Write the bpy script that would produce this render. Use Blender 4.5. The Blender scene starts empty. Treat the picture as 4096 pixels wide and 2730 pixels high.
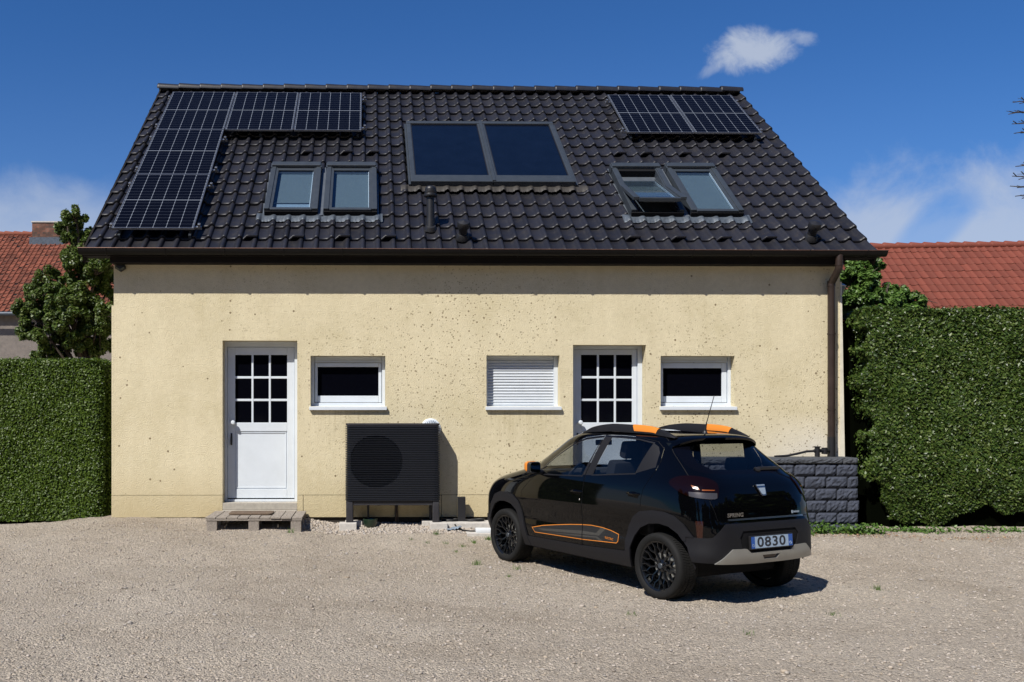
import bpy, bmesh, math, random
import numpy as np
from mathutils import Vector, Matrix
from mathutils.geometry import delaunay_2d_cdt
random.seed(7); rng = np.random.default_rng(11)
PI = math.pi
sc = bpy.context.scene
col = sc.collection

# ------------------------------------------------------------------ materials
def new_mat(name):
    m = bpy.data.materials.new(name); m.use_nodes = True
    nt = m.node_tree; b = nt.nodes['Principled BSDF']
    return m, nt, b
def N(nt, t, **kw):
    n = nt.nodes.new(t)
    for k, v in kw.items():
        if k.startswith('_'): setattr(n, k[1:], v)
        else: n.inputs[k.replace('__', ' ')].default_value = v
    return n
def L(nt, a, b): nt.links.new(a, b)
def ramp(nt, src, stops):
    r = nt.nodes.new('ShaderNodeValToRGB'); cr = r.color_ramp
    while len(cr.elements) < len(stops): cr.elements.new(0.5)
    for e, (p, c) in zip(cr.elements, stops):
        e.position = p; e.color = (*c, 1) if len(c) == 3 else c
    L(nt, src, r.inputs[0]); return r
def simple(name, c, rough=.5, metal=0, spec=.5, coat=0, var=.0, vscale=8, bump=0, bscale=60):
    m, nt, b = new_mat(name)
    b.inputs['Base Color'].default_value = (*c, 1); b.inputs['Roughness'].default_value = rough
    b.inputs['Metallic'].default_value = metal; b.inputs['Specular IOR Level'].default_value = spec
    b.inputs['Coat Weight'].default_value = coat; b.inputs['Coat Roughness'].default_value = .03
    tc = N(nt, 'ShaderNodeTexCoord')
    if var:
        n = N(nt, 'ShaderNodeTexNoise', Scale=vscale, Detail=6, Roughness=.65); L(nt, tc.outputs['Object'], n.inputs['Vector'])
        lo = tuple(x * (1 - var) for x in c); hi = tuple(min(1, x * (1 + var)) for x in c)
        r = ramp(nt, n.outputs['Fac'], [(.3, lo), (.7, hi)]); L(nt, r.outputs[0], b.inputs['Base Color'])
        r2 = N(nt, 'ShaderNodeMapRange'); r2.inputs[3].default_value = max(0, rough - .08); r2.inputs[4].default_value = min(1, rough + .1)
        L(nt, n.outputs['Fac'], r2.inputs[0]); L(nt, r2.outputs[0], b.inputs['Roughness'])
    if bump:
        n = N(nt, 'ShaderNodeTexNoise', Scale=bscale, Detail=5, Roughness=.6); L(nt, tc.outputs['Object'], n.inputs['Vector'])
        bp = N(nt, 'ShaderNodeBump', Strength=bump, Distance=.01); L(nt, n.outputs['Fac'], bp.inputs['Height']); L(nt, bp.outputs[0], b.inputs['Normal'])
    return m

def mat_plaster(name, pits=True, tint=(.645, .57, .39)):
    m, nt, b = new_mat(name); tc = N(nt, 'ShaderNodeTexCoord'); co = tc.outputs['Object']
    big = N(nt, 'ShaderNodeTexNoise', Scale=1.1, Detail=6, Roughness=.65); L(nt, co, big.inputs['Vector'])
    t = tint
    r = ramp(nt, big.outputs['Fac'], [(.25, (t[0]*.85, t[1]*.84, t[2]*.78)), (.5, t), (.78, (t[0]*1.09, t[1]*1.09, t[2]*1.1))])
    med = N(nt, 'ShaderNodeTexNoise', Scale=14, Detail=5, Roughness=.7); L(nt, co, med.inputs['Vector'])
    mx = N(nt, 'ShaderNodeMix', _data_type='RGBA', _blend_type='MULTIPLY'); mx.inputs[0].default_value = .35
    r2 = ramp(nt, med.outputs['Fac'], [(.3, (.72, .7, .66)), (.62, (1, 1, 1))])
    L(nt, r.outputs[0], mx.inputs[6]); L(nt, r2.outputs[0], mx.inputs[7])
    # streaky wear running down
    mp = N(nt, 'ShaderNodeMapping'); mp.inputs['Scale'].default_value = (3, 3, .35); L(nt, co, mp.inputs[0])
    st = N(nt, 'ShaderNodeTexNoise', Scale=1.6, Detail=5); L(nt, mp.outputs[0], st.inputs['Vector'])
    r3 = ramp(nt, st.outputs['Fac'], [(.35, (.86, .84, .8)), (.6, (1, 1, 1))])
    mx2 = N(nt, 'ShaderNodeMix', _data_type='RGBA', _blend_type='MULTIPLY'); mx2.inputs[0].default_value = .28
    L(nt, mx.outputs[2], mx2.inputs[6]); L(nt, r3.outputs[0], mx2.inputs[7])
    colr = mx2.outputs[2]
    for (xa, xb, zz) in ((-.82, .26, 1.49), (1.64, 2.70, 1.49), (4.09, 5.17, 1.49), (-2.1, -.95, .3)):
        def mr(src, a, b_, c, d):
            q = N(nt, 'ShaderNodeMapRange'); L(nt, src, q.inputs[0])
            for i_, v_ in enumerate((a, b_, c, d)): q.inputs[i_ + 1].default_value = v_
            return q.outputs[0]
        if 'sxx' not in locals(): sxx = N(nt, 'ShaderNodeSeparateXYZ'); L(nt, co, sxx.inputs[0]); dn = N(nt, 'ShaderNodeTexNoise', Scale=9, Detail=4); mq = N(nt, 'ShaderNodeMapping'); mq.inputs['Scale'].default_value = (3, 1, .25); L(nt, co, mq.inputs[0]); L(nt, mq.outputs[0], dn.inputs['Vector'])
        fac = [mr(sxx.outputs[0], xa - .05, xa + .08, 0, 1), mr(sxx.outputs[0], xb - .08, xb + .05, 1, 0), mr(sxx.outputs[2], zz - .55, zz, 0, .9), mr(sxx.outputs[2], zz, zz + .01, 1, 0), mr(dn.outputs['Fac'], .45, .7, 0, .6)]
        f0 = fac[0]
        for g_ in fac[1:]:
            q = N(nt, 'ShaderNodeMath', _operation='MULTIPLY'); L(nt, f0, q.inputs[0]); L(nt, g_, q.inputs[1]); f0 = q.outputs[0]
        mm = N(nt, 'ShaderNodeMix', _data_type='RGBA'); L(nt, f0, mm.inputs[0]); L(nt, colr, mm.inputs[6]); mm.inputs[7].default_value = (t[0] * .62, t[1] * .58, t[2] * .52, 1); colr = mm.outputs[2]
    # splash dirt and pale efflorescence low on the wall
    sx = N(nt, 'ShaderNodeSeparateXYZ'); L(nt, co, sx.inputs[0])
    hgt = N(nt, 'ShaderNodeMapRange'); hgt.inputs[1].default_value = .0; hgt.inputs[2].default_value = .75; hgt.inputs[3].default_value = 1; hgt.inputs[4].default_value = 0
    L(nt, sx.outputs[2], hgt.inputs[0])
    mul = N(nt, 'ShaderNodeMath', _operation='MULTIPLY'); L(nt, hgt.outputs[0], mul.inputs[0]); L(nt, big.outputs['Fac'], mul.inputs[1])
    mx3 = N(nt, 'ShaderNodeMix', _data_type='RGBA'); L(nt, mul.outputs[0], mx3.inputs[0]); L(nt, colr, mx3.inputs[6]); mx3.inputs[7].default_value = (t[0]*.62, t[1]*.55, t[2]*.42, 1)
    colr = mx3.outputs[2]
    ex = N(nt, 'ShaderNodeMapRange'); ex.inputs[1].default_value = 5.2; ex.inputs[2].default_value = 6.3; L(nt, sx.outputs[0], ex.inputs[0])
    ez = N(nt, 'ShaderNodeMapRange'); ez.inputs[1].default_value = 1.5; ez.inputs[2].default_value = .85; L(nt, sx.outputs[2], ez.inputs[0])
    ee = N(nt, 'ShaderNodeMath', _operation='MULTIPLY'); L(nt, ex.outputs[0], ee.inputs[0]); L(nt, ez.outputs[0], ee.inputs[1])
    e2 = N(nt, 'ShaderNodeMath', _operation='MULTIPLY'); L(nt, ee.outputs[0], e2.inputs[0]); L(nt, big.outputs['Fac'], e2.inputs[1])
    mx4 = N(nt, 'ShaderNodeMix', _data_type='RGBA'); L(nt, e2.outputs[0], mx4.inputs[0]); L(nt, colr, mx4.inputs[6]); mx4.inputs[7].default_value = (.72, .70, .68, 1); colr = mx4.outputs[2]
    fine = N(nt, 'ShaderNodeTexNoise', Scale=62, Detail=4, Roughness=.6); L(nt, co, fine.inputs['Vector'])
    hsum = fine.outputs['Fac']
    if pits:
        def pit(scale, rad, keep):
            v = N(nt, 'ShaderNodeTexVoronoi', Scale=scale); L(nt, co, v.inputs['Vector'])
            sp = N(nt, 'ShaderNodeSeparateColor'); L(nt, v.outputs['Color'], sp.inputs[0])
            k = N(nt, 'ShaderNodeMath', _operation='GREATER_THAN'); L(nt, sp.outputs[0], k.inputs[0]); k.inputs[1].default_value = keep
            rr = N(nt, 'ShaderNodeMath', _operation='MULTIPLY'); L(nt, sp.outputs[1], rr.inputs[0]); rr.inputs[1].default_value = rad
            d = N(nt, 'ShaderNodeMath', _operation='LESS_THAN'); L(nt, v.outputs['Distance'], d.inputs[0]); L(nt, rr.outputs[0], d.inputs[1])
            q = N(nt, 'ShaderNodeMath', _operation='MULTIPLY'); L(nt, k.outputs[0], q.inputs[0]); L(nt, d.outputs[0], q.inputs[1]); return q
        # pits thicken towards the top right of the wall
        reg = N(nt, 'ShaderNodeTexNoise', Scale=.45, Detail=2); L(nt, co, reg.inputs['Vector'])
        p1 = pit(21, .26, .5); p2 = pit(38, .34, .55); p3 = pit(9, .13, .55)
        rg = N(nt, 'ShaderNodeMapRange'); rg.inputs[1].default_value = -2.4; rg.inputs[2].default_value = .6; rg.inputs[3].default_value = .12; rg.inputs[4].default_value = .95; L(nt, sx.outputs[0], rg.inputs[0])
        rgm = N(nt, 'ShaderNodeMath', _operation='MULTIPLY'); L(nt, rg.outputs[0], rgm.inputs[0])
        rr_ = N(nt, 'ShaderNodeMapRange'); rr_.inputs[1].default_value = .35; rr_.inputs[2].default_value = .6; L(nt, reg.outputs['Fac'], rr_.inputs[0]); L(nt, rr_.outputs[0], rgm.inputs[1])
        a = N(nt, 'ShaderNodeMath', _operation='MAXIMUM'); L(nt, p1.outputs[0], a.inputs[0]); L(nt, p2.outputs[0], a.inputs[1])
        am = N(nt, 'ShaderNodeMath', _operation='MULTIPLY'); L(nt, a.outputs[0], am.inputs[0]); L(nt, rgm.outputs[0], am.inputs[1])
        a2 = N(nt, 'ShaderNodeMath', _operation='MAXIMUM'); L(nt, am.outputs[0], a2.inputs[0]); L(nt, p3.outputs[0], a2.inputs[1])
        mp_ = N(nt, 'ShaderNodeMix', _data_type='RGBA'); L(nt, a2.outputs[0], mp_.inputs[0]); L(nt, colr, mp_.inputs[6]); mp_.inputs[7].default_value = (.24, .19, .115, 1)
        colr = mp_.outputs[2]
        s = N(nt, 'ShaderNodeMath', _operation='SUBTRACT'); L(nt, hsum, s.inputs[0]); L(nt, a2.outputs[0], s.inputs[1]); hsum = s.outputs[0]
    L(nt, colr, b.inputs['Base Color']); b.inputs['Roughness'].default_value = .92; b.inputs['Specular IOR Level'].default_value = .2
    bp = N(nt, 'ShaderNodeBump', Strength=.75, Distance=.012); L(nt, hsum, bp.inputs['Height'])
    L(nt, bp.outputs[0], b.inputs['Normal']); return m

def mat_ground():
    m, nt, b = new_mat('gravel'); tc = N(nt, 'ShaderNodeTexCoord'); co = tc.outputs['Object']
    big = N(nt, 'ShaderNodeTexNoise', Scale=.55, Detail=7, Roughness=.6, Distortion=.6); L(nt, co, big.inputs['Vector'])
    r = ramp(nt, big.outputs['Fac'], [(.22, (.39, .325, .258)), (.40, (.505, .436, .358)), (.6, (.56, .49, .408)), (.78, (.61, .542, .456))])
    # damp, darker patches where cars turn, and paler compacted tracks
    mpp = N(nt, 'ShaderNodeMapping'); mpp.inputs['Scale'].default_value = (.45, .65, 1); mpp.inputs['Rotation'].default_value = (0, 0, .25); L(nt, co, mpp.inputs[0])
    pn = N(nt, 'ShaderNodeTexNoise', Scale=1.0, Detail=8, Roughness=.72, Distortion=.8); L(nt, mpp.outputs[0], pn.inputs['Vector'])
    rp_ = ramp(nt, pn.outputs['Fac'], [(.36, (.74, .71, .67)), (.50, (1, 1, 1)), (.70, (1.10, 1.10, 1.10))])
    mxp = N(nt, 'ShaderNodeMix', _data_type='RGBA', _blend_type='MULTIPLY'); mxp.inputs[0].default_value = .5; L(nt, r.outputs[0], mxp.inputs[6]); L(nt, rp_.outputs[0], mxp.inputs[7])
    v = N(nt, 'ShaderNodeTexVoronoi', Scale=55, Randomness=1); L(nt, co, v.inputs['Vector'])
    v2 = N(nt, 'ShaderNodeTexVoronoi', Scale=120); L(nt, co, v2.inputs['Vector'])
    bw = N(nt, 'ShaderNodeRGBToBW'); L(nt, v.outputs['Color'], bw.inputs[0])
    r2 = ramp(nt, bw.outputs[0], [(.1, (.62, .6, .57)), (.45, (1, 1, 1)), (.92, (1.28, 1.26, 1.2))])
    mx = N(nt, 'ShaderNodeMix', _data_type='RGBA', _blend_type='MULTIPLY'); mx.inputs[0].default_value = .8; L(nt, mxp.outputs[2], mx.inputs[6]); L(nt, r2.outputs[0], mx.inputs[7])
    bw2 = N(nt, 'ShaderNodeRGBToBW'); L(nt, v2.outputs['Color'], bw2.inputs[0])
    r3 = ramp(nt, bw2.outputs[0], [(.2, (.8, .8, .8)), (.8, (1.1, 1.1, 1.1))])
    mx2 = N(nt, 'ShaderNodeMix', _data_type='RGBA', _blend_type='MULTIPLY'); mx2.inputs[0].default_value = .7; L(nt, mx.outputs[2], mx2.inputs[6]); L(nt, r3.outputs[0], mx2.inputs[7])
    L(nt, mx2.outputs[2], b.inputs['Base Color']); b.inputs['Roughness'].default_value = .95; b.inputs['Specular IOR Level'].default_value = .15
    n = N(nt, 'ShaderNodeTexNoise', Scale=26, Detail=8, Roughness=.72); L(nt, co, n.inputs['Vector'])
    s = N(nt, 'ShaderNodeMath', _operation='MULTIPLY_ADD'); L(nt, v.outputs['Distance'], s.inputs[0]); s.inputs[1].default_value = -.55; L(nt, n.outputs['Fac'], s.inputs[2])
    s2 = N(nt, 'ShaderNodeMath', _operation='MULTIPLY_ADD'); L(nt, v2.outputs['Distance'], s2.inputs[0]); s2.inputs[1].default_value = -.25; L(nt, s.outputs[0], s2.inputs[2])
    bp = N(nt, 'ShaderNodeBump', Strength=1, Distance=.05); L(nt, s2.outputs[0], bp.inputs['Height']); L(nt, bp.outputs[0], b.inputs['Normal'])
    return m

def mat_random(name, cols, rough=.6, spec=.4, by='Random Per Island', trans=0):
    m, nt, b = new_mat(name); g = N(nt, 'ShaderNodeNewGeometry')
    n = len(cols); r = ramp(nt, g.outputs[by], [(i / max(1, n - 1), c) for i, c in enumerate(cols)])
    L(nt, r.outputs[0], b.inputs['Base Color']); b.inputs['Roughness'].default_value = rough; b.inputs['Specular IOR Level'].default_value = spec
    if trans:
        out = nt.nodes['Material Output']; tr = N(nt, 'ShaderNodeBsdfTranslucent'); L(nt, r.outputs[0], tr.inputs[0])
        mix = N(nt, 'ShaderNodeMixShader'); mix.inputs[0].default_value = trans
        L(nt, b.outputs[0], mix.inputs[1]); L(nt, tr.outputs[0], mix.inputs[2]); L(nt, mix.outputs[0], out.inputs[0])
    return m

def mat_tile(name, base, rough=.4, dirt=(.06, .045, .03), var=.25, spec=.5, lichen=.0):
    m, nt, b = new_mat(name); g = N(nt, 'ShaderNodeNewGeometry'); tc = N(nt, 'ShaderNodeTexCoord')
    c0 = tuple(x * (1 - var) for x in base); c1 = tuple(x * (1 + var) for x in base)
    r = ramp(nt, g.outputs['Random Per Island'], [(0, c0), (.5, base), (1, c1)])
    n = N(nt, 'ShaderNodeTexNoise', Scale=7, Detail=8, Roughness=.7); L(nt, tc.outputs['Object'], n.inputs['Vector'])
    f = ramp(nt, n.outputs['Fac'], [(.52, (0, 0, 0)), (.75, (.55, .55, .55))])
    mx = N(nt, 'ShaderNodeMix', _data_type='RGBA'); L(nt, f.outputs[0], mx.inputs[0]); L(nt, r.outputs[0], mx.inputs[6]); mx.inputs[7].default_value = (*dirt, 1)
    L(nt, mx.outputs[2], b.inputs['Base Color'])
    rr = N(nt, 'ShaderNodeMapRange'); rr.inputs[3].default_value = rough - .1; rr.inputs[4].default_value = rough + .2; L(nt, n.outputs['Fac'], rr.inputs[0]); L(nt, rr.outputs[0], b.inputs['Roughness'])
    b.inputs['Specular IOR Level'].default_value = spec
    fn = N(nt, 'ShaderNodeTexNoise', Scale=160, Detail=3); L(nt, tc.outputs['Object'], fn.inputs['Vector'])
    bp = N(nt, 'ShaderNodeBump', Strength=.25, Distance=.003); L(nt, fn.outputs['Fac'], bp.inputs['Height']); L(nt, bp.outputs[0], b.inputs['Normal'])
    return m

def mat_cells():
    """solar cell sheet: local x across (1.134), y up (1.722)"""
    m, nt, b = new_mat('solar_cells'); tc = N(nt, 'ShaderNodeTexCoord'); s = N(nt, 'ShaderNodeSeparateXYZ'); L(nt, tc.outputs['Object'], s.inputs[0])
    def line(src, off, pitch, half):
        a = N(nt, 'ShaderNodeMath', _operation='ADD'); L(nt, src, a.inputs[0]); a.inputs[1].default_value = -off
        p = N(nt, 'ShaderNodeMath', _operation='PINGPONG'); L(nt, a.outputs[0], p.inputs[0]); p.inputs[1].default_value = pitch / 2
        l = N(nt, 'ShaderNodeMath', _operation='LESS_THAN'); L(nt, p.outputs[0], l.inputs[0]); l.inputs[1].default_value = half; return l.outputs[0], p.outputs[0]
    vx, px = line(s.outputs[0], .021, .182, .0019)
    hy, py = line(s.outputs[1], .861, .0925, .0014)
    # thick middle bar
    mid = N(nt, 'ShaderNodeMath', _operation='SUBTRACT'); L(nt, s.outputs[1], mid.inputs[0]); mid.inputs[1].default_value = .861
    ab = N(nt, 'ShaderNodeMath', _operation='ABSOLUTE'); L(nt, mid.outputs[0], ab.inputs[0])
    ml = N(nt, 'ShaderNodeMath', _operation='LESS_THAN'); L(nt, ab.outputs[0], ml.inputs[0]); ml.inputs[1].default_value = .0055
    # corner diamonds
    sm = N(nt, 'ShaderNodeMath', _operation='ADD'); L(nt, px, sm.inputs[0]); L(nt, py, sm.inputs[1])
    dm = N(nt, 'ShaderNodeMath', _operation='LESS_THAN'); L(nt, sm.outputs[0], dm.inputs[0]); dm.inputs[1].default_value = .0095
    mxs = vx
    for o in (ml.outputs[0], dm.outputs[0]):
        q = N(nt, 'ShaderNodeMath', _operation='MAXIMUM'); L(nt, mxs, q.inputs[0]); L(nt, o, q.inputs[1]); mxs = q.outputs[0]
    c1 = N(nt, 'ShaderNodeMix', _data_type='RGBA'); L(nt, hy, c1.inputs[0]); c1.inputs[6].default_value = (.0022, .0024, .0050, 1); c1.inputs[7].default_value = (.075, .088, .12, 1)
    c2 = N(nt, 'ShaderNodeMix', _data_type='RGBA'); L(nt, mxs, c2.inputs[0]); L(nt, c1.outputs[2], c2.inputs[6]); c2.inputs[7].default_value = (.24, .27, .32, 1)
    L(nt, c2.outputs[2], b.inputs['Base Color']); b.inputs['Roughness'].default_value = .22; b.inputs['Specular IOR Level'].default_value = .05
    return m

def mat_glass(name, tint=(.75, .8, .8), refl=1.0, rough=.0):
    """thin pane: transparent with Fresnel reflection"""
    m = bpy.data.materials.new(name); m.use_nodes = True; nt = m.node_tree; nt.nodes.clear()
    out = N(nt, 'ShaderNodeOutputMaterial'); tr = N(nt, 'ShaderNodeBsdfTransparent', Color=(*tint, 1)); gl = N(nt, 'ShaderNodeBsdfGlossy', Roughness=rough)
    lw = N(nt, 'ShaderNodeFresnel'); g_ = N(nt, 'ShaderNodeNewGeometry'); ior = N(nt, 'ShaderNodeMapRange'); ior.inputs[3].default_value = 1.5; ior.inputs[4].default_value = 1 / 1.5
    L(nt, g_.outputs['Backfacing'], ior.inputs[0]); L(nt, ior.outputs[0], lw.inputs['IOR']); mu = N(nt, 'ShaderNodeMath', _operation='MULTIPLY'); L(nt, lw.outputs[0], mu.inputs[0]); mu.inputs[1].default_value = refl
    mix = N(nt, 'ShaderNodeMixShader'); L(nt, mu.outputs[0], mix.inputs[0]); L(nt, tr.outputs[0], mix.inputs[1]); L(nt, gl.outputs[0], mix.inputs[2]); L(nt, mix.outputs[0], out.inputs[0])
    return m

def mat_wood(name, c):
    m, nt, b = new_mat(name); tc = N(nt, 'ShaderNodeTexCoord'); mp = N(nt, 'ShaderNodeMapping'); mp.inputs['Scale'].default_value = (30, 2.5, 30); L(nt, tc.outputs['Object'], mp.inputs[0])
    n = N(nt, 'ShaderNodeTexNoise', Scale=2.2, Detail=8, Roughness=.7); L(nt, mp.outputs[0], n.inputs['Vector'])
    r = ramp(nt, n.outputs['Fac'], [(.3, tuple(x * .5 for x in c)), (.55, c), (.75, tuple(x * 1.35 for x in c))]); L(nt, r.outputs[0], b.inputs['Base Color'])
    b.inputs['Roughness'].default_value = .85
    bp = N(nt, 'ShaderNodeBump', Strength=.6, Distance=.006); L(nt, n.outputs['Fac'], bp.inputs['Height']); L(nt, bp.outputs[0], b.inputs['Normal']); return m

M = dict(
    plaster=mat_plaster('plaster'), plinth=mat_plaster('plinth_plaster', pits=False, tint=(.625, .55, .37)),
    ground=mat_ground(),
    tile=mat_tile('black_tile', (.0135, .0135, .018), rough=.40, dirt=(.034, .028, .022), var=.25, spec=.38),
    redtile_l=mat_tile('weathered_red_tile', (.155, .047, .027), rough=.75, dirt=(.085, .07, .052), var=.35, spec=.25),
    redtile_r=mat_tile('red_tile', (.155, .040, .024), rough=.65, dirt=(.10, .035, .022), var=.14, spec=.3),
    white=simple('white_paint', (.60, .645, .69), .35, var=.05, vscale=3),
    slat=simple('white_slat', (.55, .585, .62), .45, var=.04),
    darkglass=simple('dark_window_glass', (.0018, .002, .004), .06, spec=.16),
    silver=simple('aluminium', (.42, .44, .47), .36, metal=.9),
    alu_dark=simple('dark_grey_sheet', (.10, .115, .135), .42, metal=.25, var=.12, vscale=10),
    anth=simple('anthracite', (.034, .042, .052), .45, metal=.1, var=.1),
    lead=simple('lead_apron', (.065, .08, .10), .5, metal=.2, var=.3, vscale=14, bump=.5, bscale=40),
    brownlead=simple('weathered_apron', (.030, .026, .022), .6, metal=.1, var=.3, vscale=14),
    collector=simple('absorber_glass', (.003, .006, .015), .16, spec=.26, var=.15, vscale=4),
    blind=simple('grey_blind', (.15, .175, .18), .7, var=.04),
    blindlow=simple('light_blind', (.30, .36, .42), .6),
    cells=mat_cells(), black=simple('black_plastic', (.012, .012, .014), .45), matteblack=simple('matte_black', (.006, .006, .007), .8, spec=.2),
    pump=simple('pump_casing', (.028, .031, .040), .32, metal=.3, var=.08, vscale=20),
    pumpleg=simple('pump_frame', (.022, .021, .025), .5, var=.12),
    gutter=simple('brown_gutter', (.003, .0024, .0022), .5, metal=0, spec=.25, var=.3, vscale=5),
    lit_lip=simple('gutter_lip', (.16, .09, .065), .35, metal=.5, var=.3),  # brighter tone paints the sunlight along the gutter edge
    pipe=simple('brown_downpipe', (.038, .025, .020), .38, metal=.2, var=.25, vscale=4),
    eavewood=simple('dark_eave_wood', (.010, .008, .007), .8, spec=.2, var=.3),
    concrete=simple('concrete', (.47, .445, .41), .9, var=.15, vscale=20, bump=.4),
    stone=simple('threshold_stone', (.36, .33, .28), .85, var=.15, vscale=16, bump=.3),
    wood=mat_wood('weathered_wood', (.27, .235, .20)),
    coir=simple('coir_mat', (.13, .09, .06), .95, var=.4, vscale=90, bump=1, bscale=160),
    blocks=simple('slate_grey_block', (.040, .047, .068), .85, var=.3, vscale=22, bump=.9, bscale=34),
    coping=simple('grey_coping', (.055, .06, .07), .85, var=.2, vscale=16, bump=.5),
    grey_rough=simple('grey_roughcast', (.175, .15, .13), .95, var=.2, vscale=5, bump=1, bscale=16),
    brick=None, soil=simple('soil', (.03, .024, .018), 1, var=.3),
    paint=simple('black_car_paint', (.0010, .0011, .0016), .035, spec=.30, coat=0),
    clad=simple('grey_black_cladding', (.0068, .0068, .009), .55, spec=.3, bump=.15, bscale=400),
    rubber=simple('tyre_rubber', (.008, .008, .008), .75, spec=.25, var=.2, vscale=20),
    rim=simple('black_alloy', (.006, .007, .009), .25, metal=.3, coat=.25),
    chrome=simple('chrome', (.42, .41, .40), .30, metal=1),
    satin=simple('satin_silver', (.34, .34, .32), .35, metal=.6, var=.06),
    orange=simple('orange_paint', (.62, .20, .02), .4),
    seat=simple('seat_fabric', (.022, .022, .026), .85), dash=simple('dashboard', (.02, .02, .022), .6),
    lamp=simple('smoked_red_lens', (.0048, .0012, .0007), .1, spec=.3), lampclear=simple('clear_lens', (.10, .09, .085), .2, metal=.6, coat=.2),
    amber=simple('amber_reflector', (.022, .005, .002), .2, coat=.2),
    decal=simple('grey_decal', (.010, .010, .0105), .5), decal2=simple('light_grey_decal', (.04, .038, .034), .5),
    plate=simple('number_plate_white', (.30, .39, .50), .35), plateblue=simple('plate_blue', (.02, .08, .32), .35), ink=simple('black_ink', (.02, .022, .028), .5),
    carglass=mat_glass('tinted_car_glass', (.58, .62, .66), 1.0), rearglass=mat_glass('dark_car_glass', (.72, .72, .70), .8),
    roofglass=mat_glass('roof_window_glass', (.80, .86, .9), 1.1),
    bark=simple('bark', (.06, .045, .035), .95, var=.4, vscale=30, bump=.8),
    leaf_hl=mat_random('hedge_leaf', [(.030, .056, .006), (.052, .092, .008), (.095, .145, .014), (.042, .076, .007)], rough=.45, spec=.28, trans=.15),
    leaf_hr=mat_random('broad_hedge_leaf', [(.020, .040, .007), (.036, .068, .010), (.06, .10, .016), (.11, .145, .035)], rough=.40, spec=.32, trans=.15),
    leaf_t=mat_random('tree_leaf', [(.035, .065, .010), (.06, .10, .014), (.10, .15, .025), (.13, .155, .045)], rough=.45, spec=.4, trans=.3),
    leaf_y=mat_random('light_leaf', [(.05, .11, .02), (.09, .17, .03), (.14, .23, .05)], rough=.45, spec=.4, trans=.3),
    needle=mat_random('needle', [(.04, .06, .03), (.07, .09, .045), (.09, .08, .045)], rough=.6),
    core=simple('hedge_core', (.002, .0026, .0014), 1, spec=0),  # near-black colour stands in for the deep shade inside the hedges
    pebble=mat_random('pebble', [(.22, .19, .16), (.34, .295, .25), (.38, .33, .28), (.41, .36, .305), (.28, .26, .24), (.44, .39, .34), (.34, .28, .21)], rough=.9, spec=.2),
    potgreen=simple('green_glaze', (.008, .022, .012), .3, coat=.4), whiteplastic=simple('white_plastic', (.62, .65, .68), .4),
    greyplastic=simple('grey_plastic', (.22, .27, .33), .3), lampglass=simple('yellowish_lamp', (.14, .13, .06), .3), cable=simple('cable', (.01, .01, .01), .5),
    glint=simple('amber_glint', (.22, .06, .01), .2), stripe=simple('blue_white', (.10, .22, .5), .5), cream=simple('cream_board', (.62, .58, .48), .8, var=.12),
    fencewood=simple('dark_fence', (.012, .013, .02), .7, var=.3),
)
def mat_brick():
    m, nt, b = new_mat('chimney_brick'); tc = N(nt, 'ShaderNodeTexCoord'); mp = N(nt, 'ShaderNodeMapping'); mp.inputs['Rotation'].default_value = (PI / 2, 0, 0); L(nt, tc.outputs['Object'], mp.inputs[0])
    br = N(nt, 'ShaderNodeTexBrick', Scale=1.0); br.inputs['Brick Width'].default_value = .25; br.inputs['Row Height'].default_value = .08; br.inputs['Mortar Size'].default_value = .01
    br.inputs['Color1'].default_value = (.25, .10, .06, 1); br.inputs['Color2'].default_value = (.12, .06, .04, 1); br.inputs['Mortar'].default_value = (.11, .09, .07, 1)
    L(nt, mp.outputs[0], br.inputs['Vector']); n = N(nt, 'ShaderNodeTexNoise', Scale=4, Detail=5); L(nt, tc.outputs['Object'], n.inputs['Vector'])
    r = ramp(nt, n.outputs['Fac'], [(.4, (.3, .28, .25)), (.6, (1, 1, 1))]); mx = N(nt, 'ShaderNodeMix', _data_type='RGBA', _blend_type='MULTIPLY'); mx.inputs[0].default_value = .7
    L(nt, br.outputs[0], mx.inputs[6]); L(nt, r.outputs[0], mx.inputs[7]); L(nt, mx.outputs[2], b.inputs['Base Color']); b.inputs['Roughness'].default_value = .9
    return m
M['brick'] = mat_brick()

# ------------------------------------------------------------------ object helpers
def tag(o, label=None, cat=None, group=None, kind=None):
    if label: o['label'] = label
    if cat: o['category'] = cat
    if group: o['group'] = group
    if kind: o['kind'] = kind
    return o
def empty(name, loc=(0, 0, 0), rot=(0, 0, 0), label=None, cat=None, group=None):
    o = bpy.data.objects.new(name, None); col.objects.link(o); o.location = loc; o.rotation_euler = rot; o.empty_display_size = .1
    return tag(o, label, cat, group)
def link(me, name, mat, parent=None, local=True):
    o = bpy.data.objects.new(name, me); col.objects.link(o)
    if mat is not None: me.materials.append(mat)
    if parent is not None:
        o.parent = parent
        if not local: o.matrix_parent_inverse = Matrix.Translation(-Vector(parent.location))
    return o
def copy_tree(o, parent=None):
    c = o.copy(); col.objects.link(c)
    if parent is not None:
        inv = o.matrix_parent_inverse.copy(); c.parent = parent; c.matrix_parent_inverse = inv
    for ch in [x for x in bpy.data.objects if x.parent == o]: copy_tree(ch, c)
    return c

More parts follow.
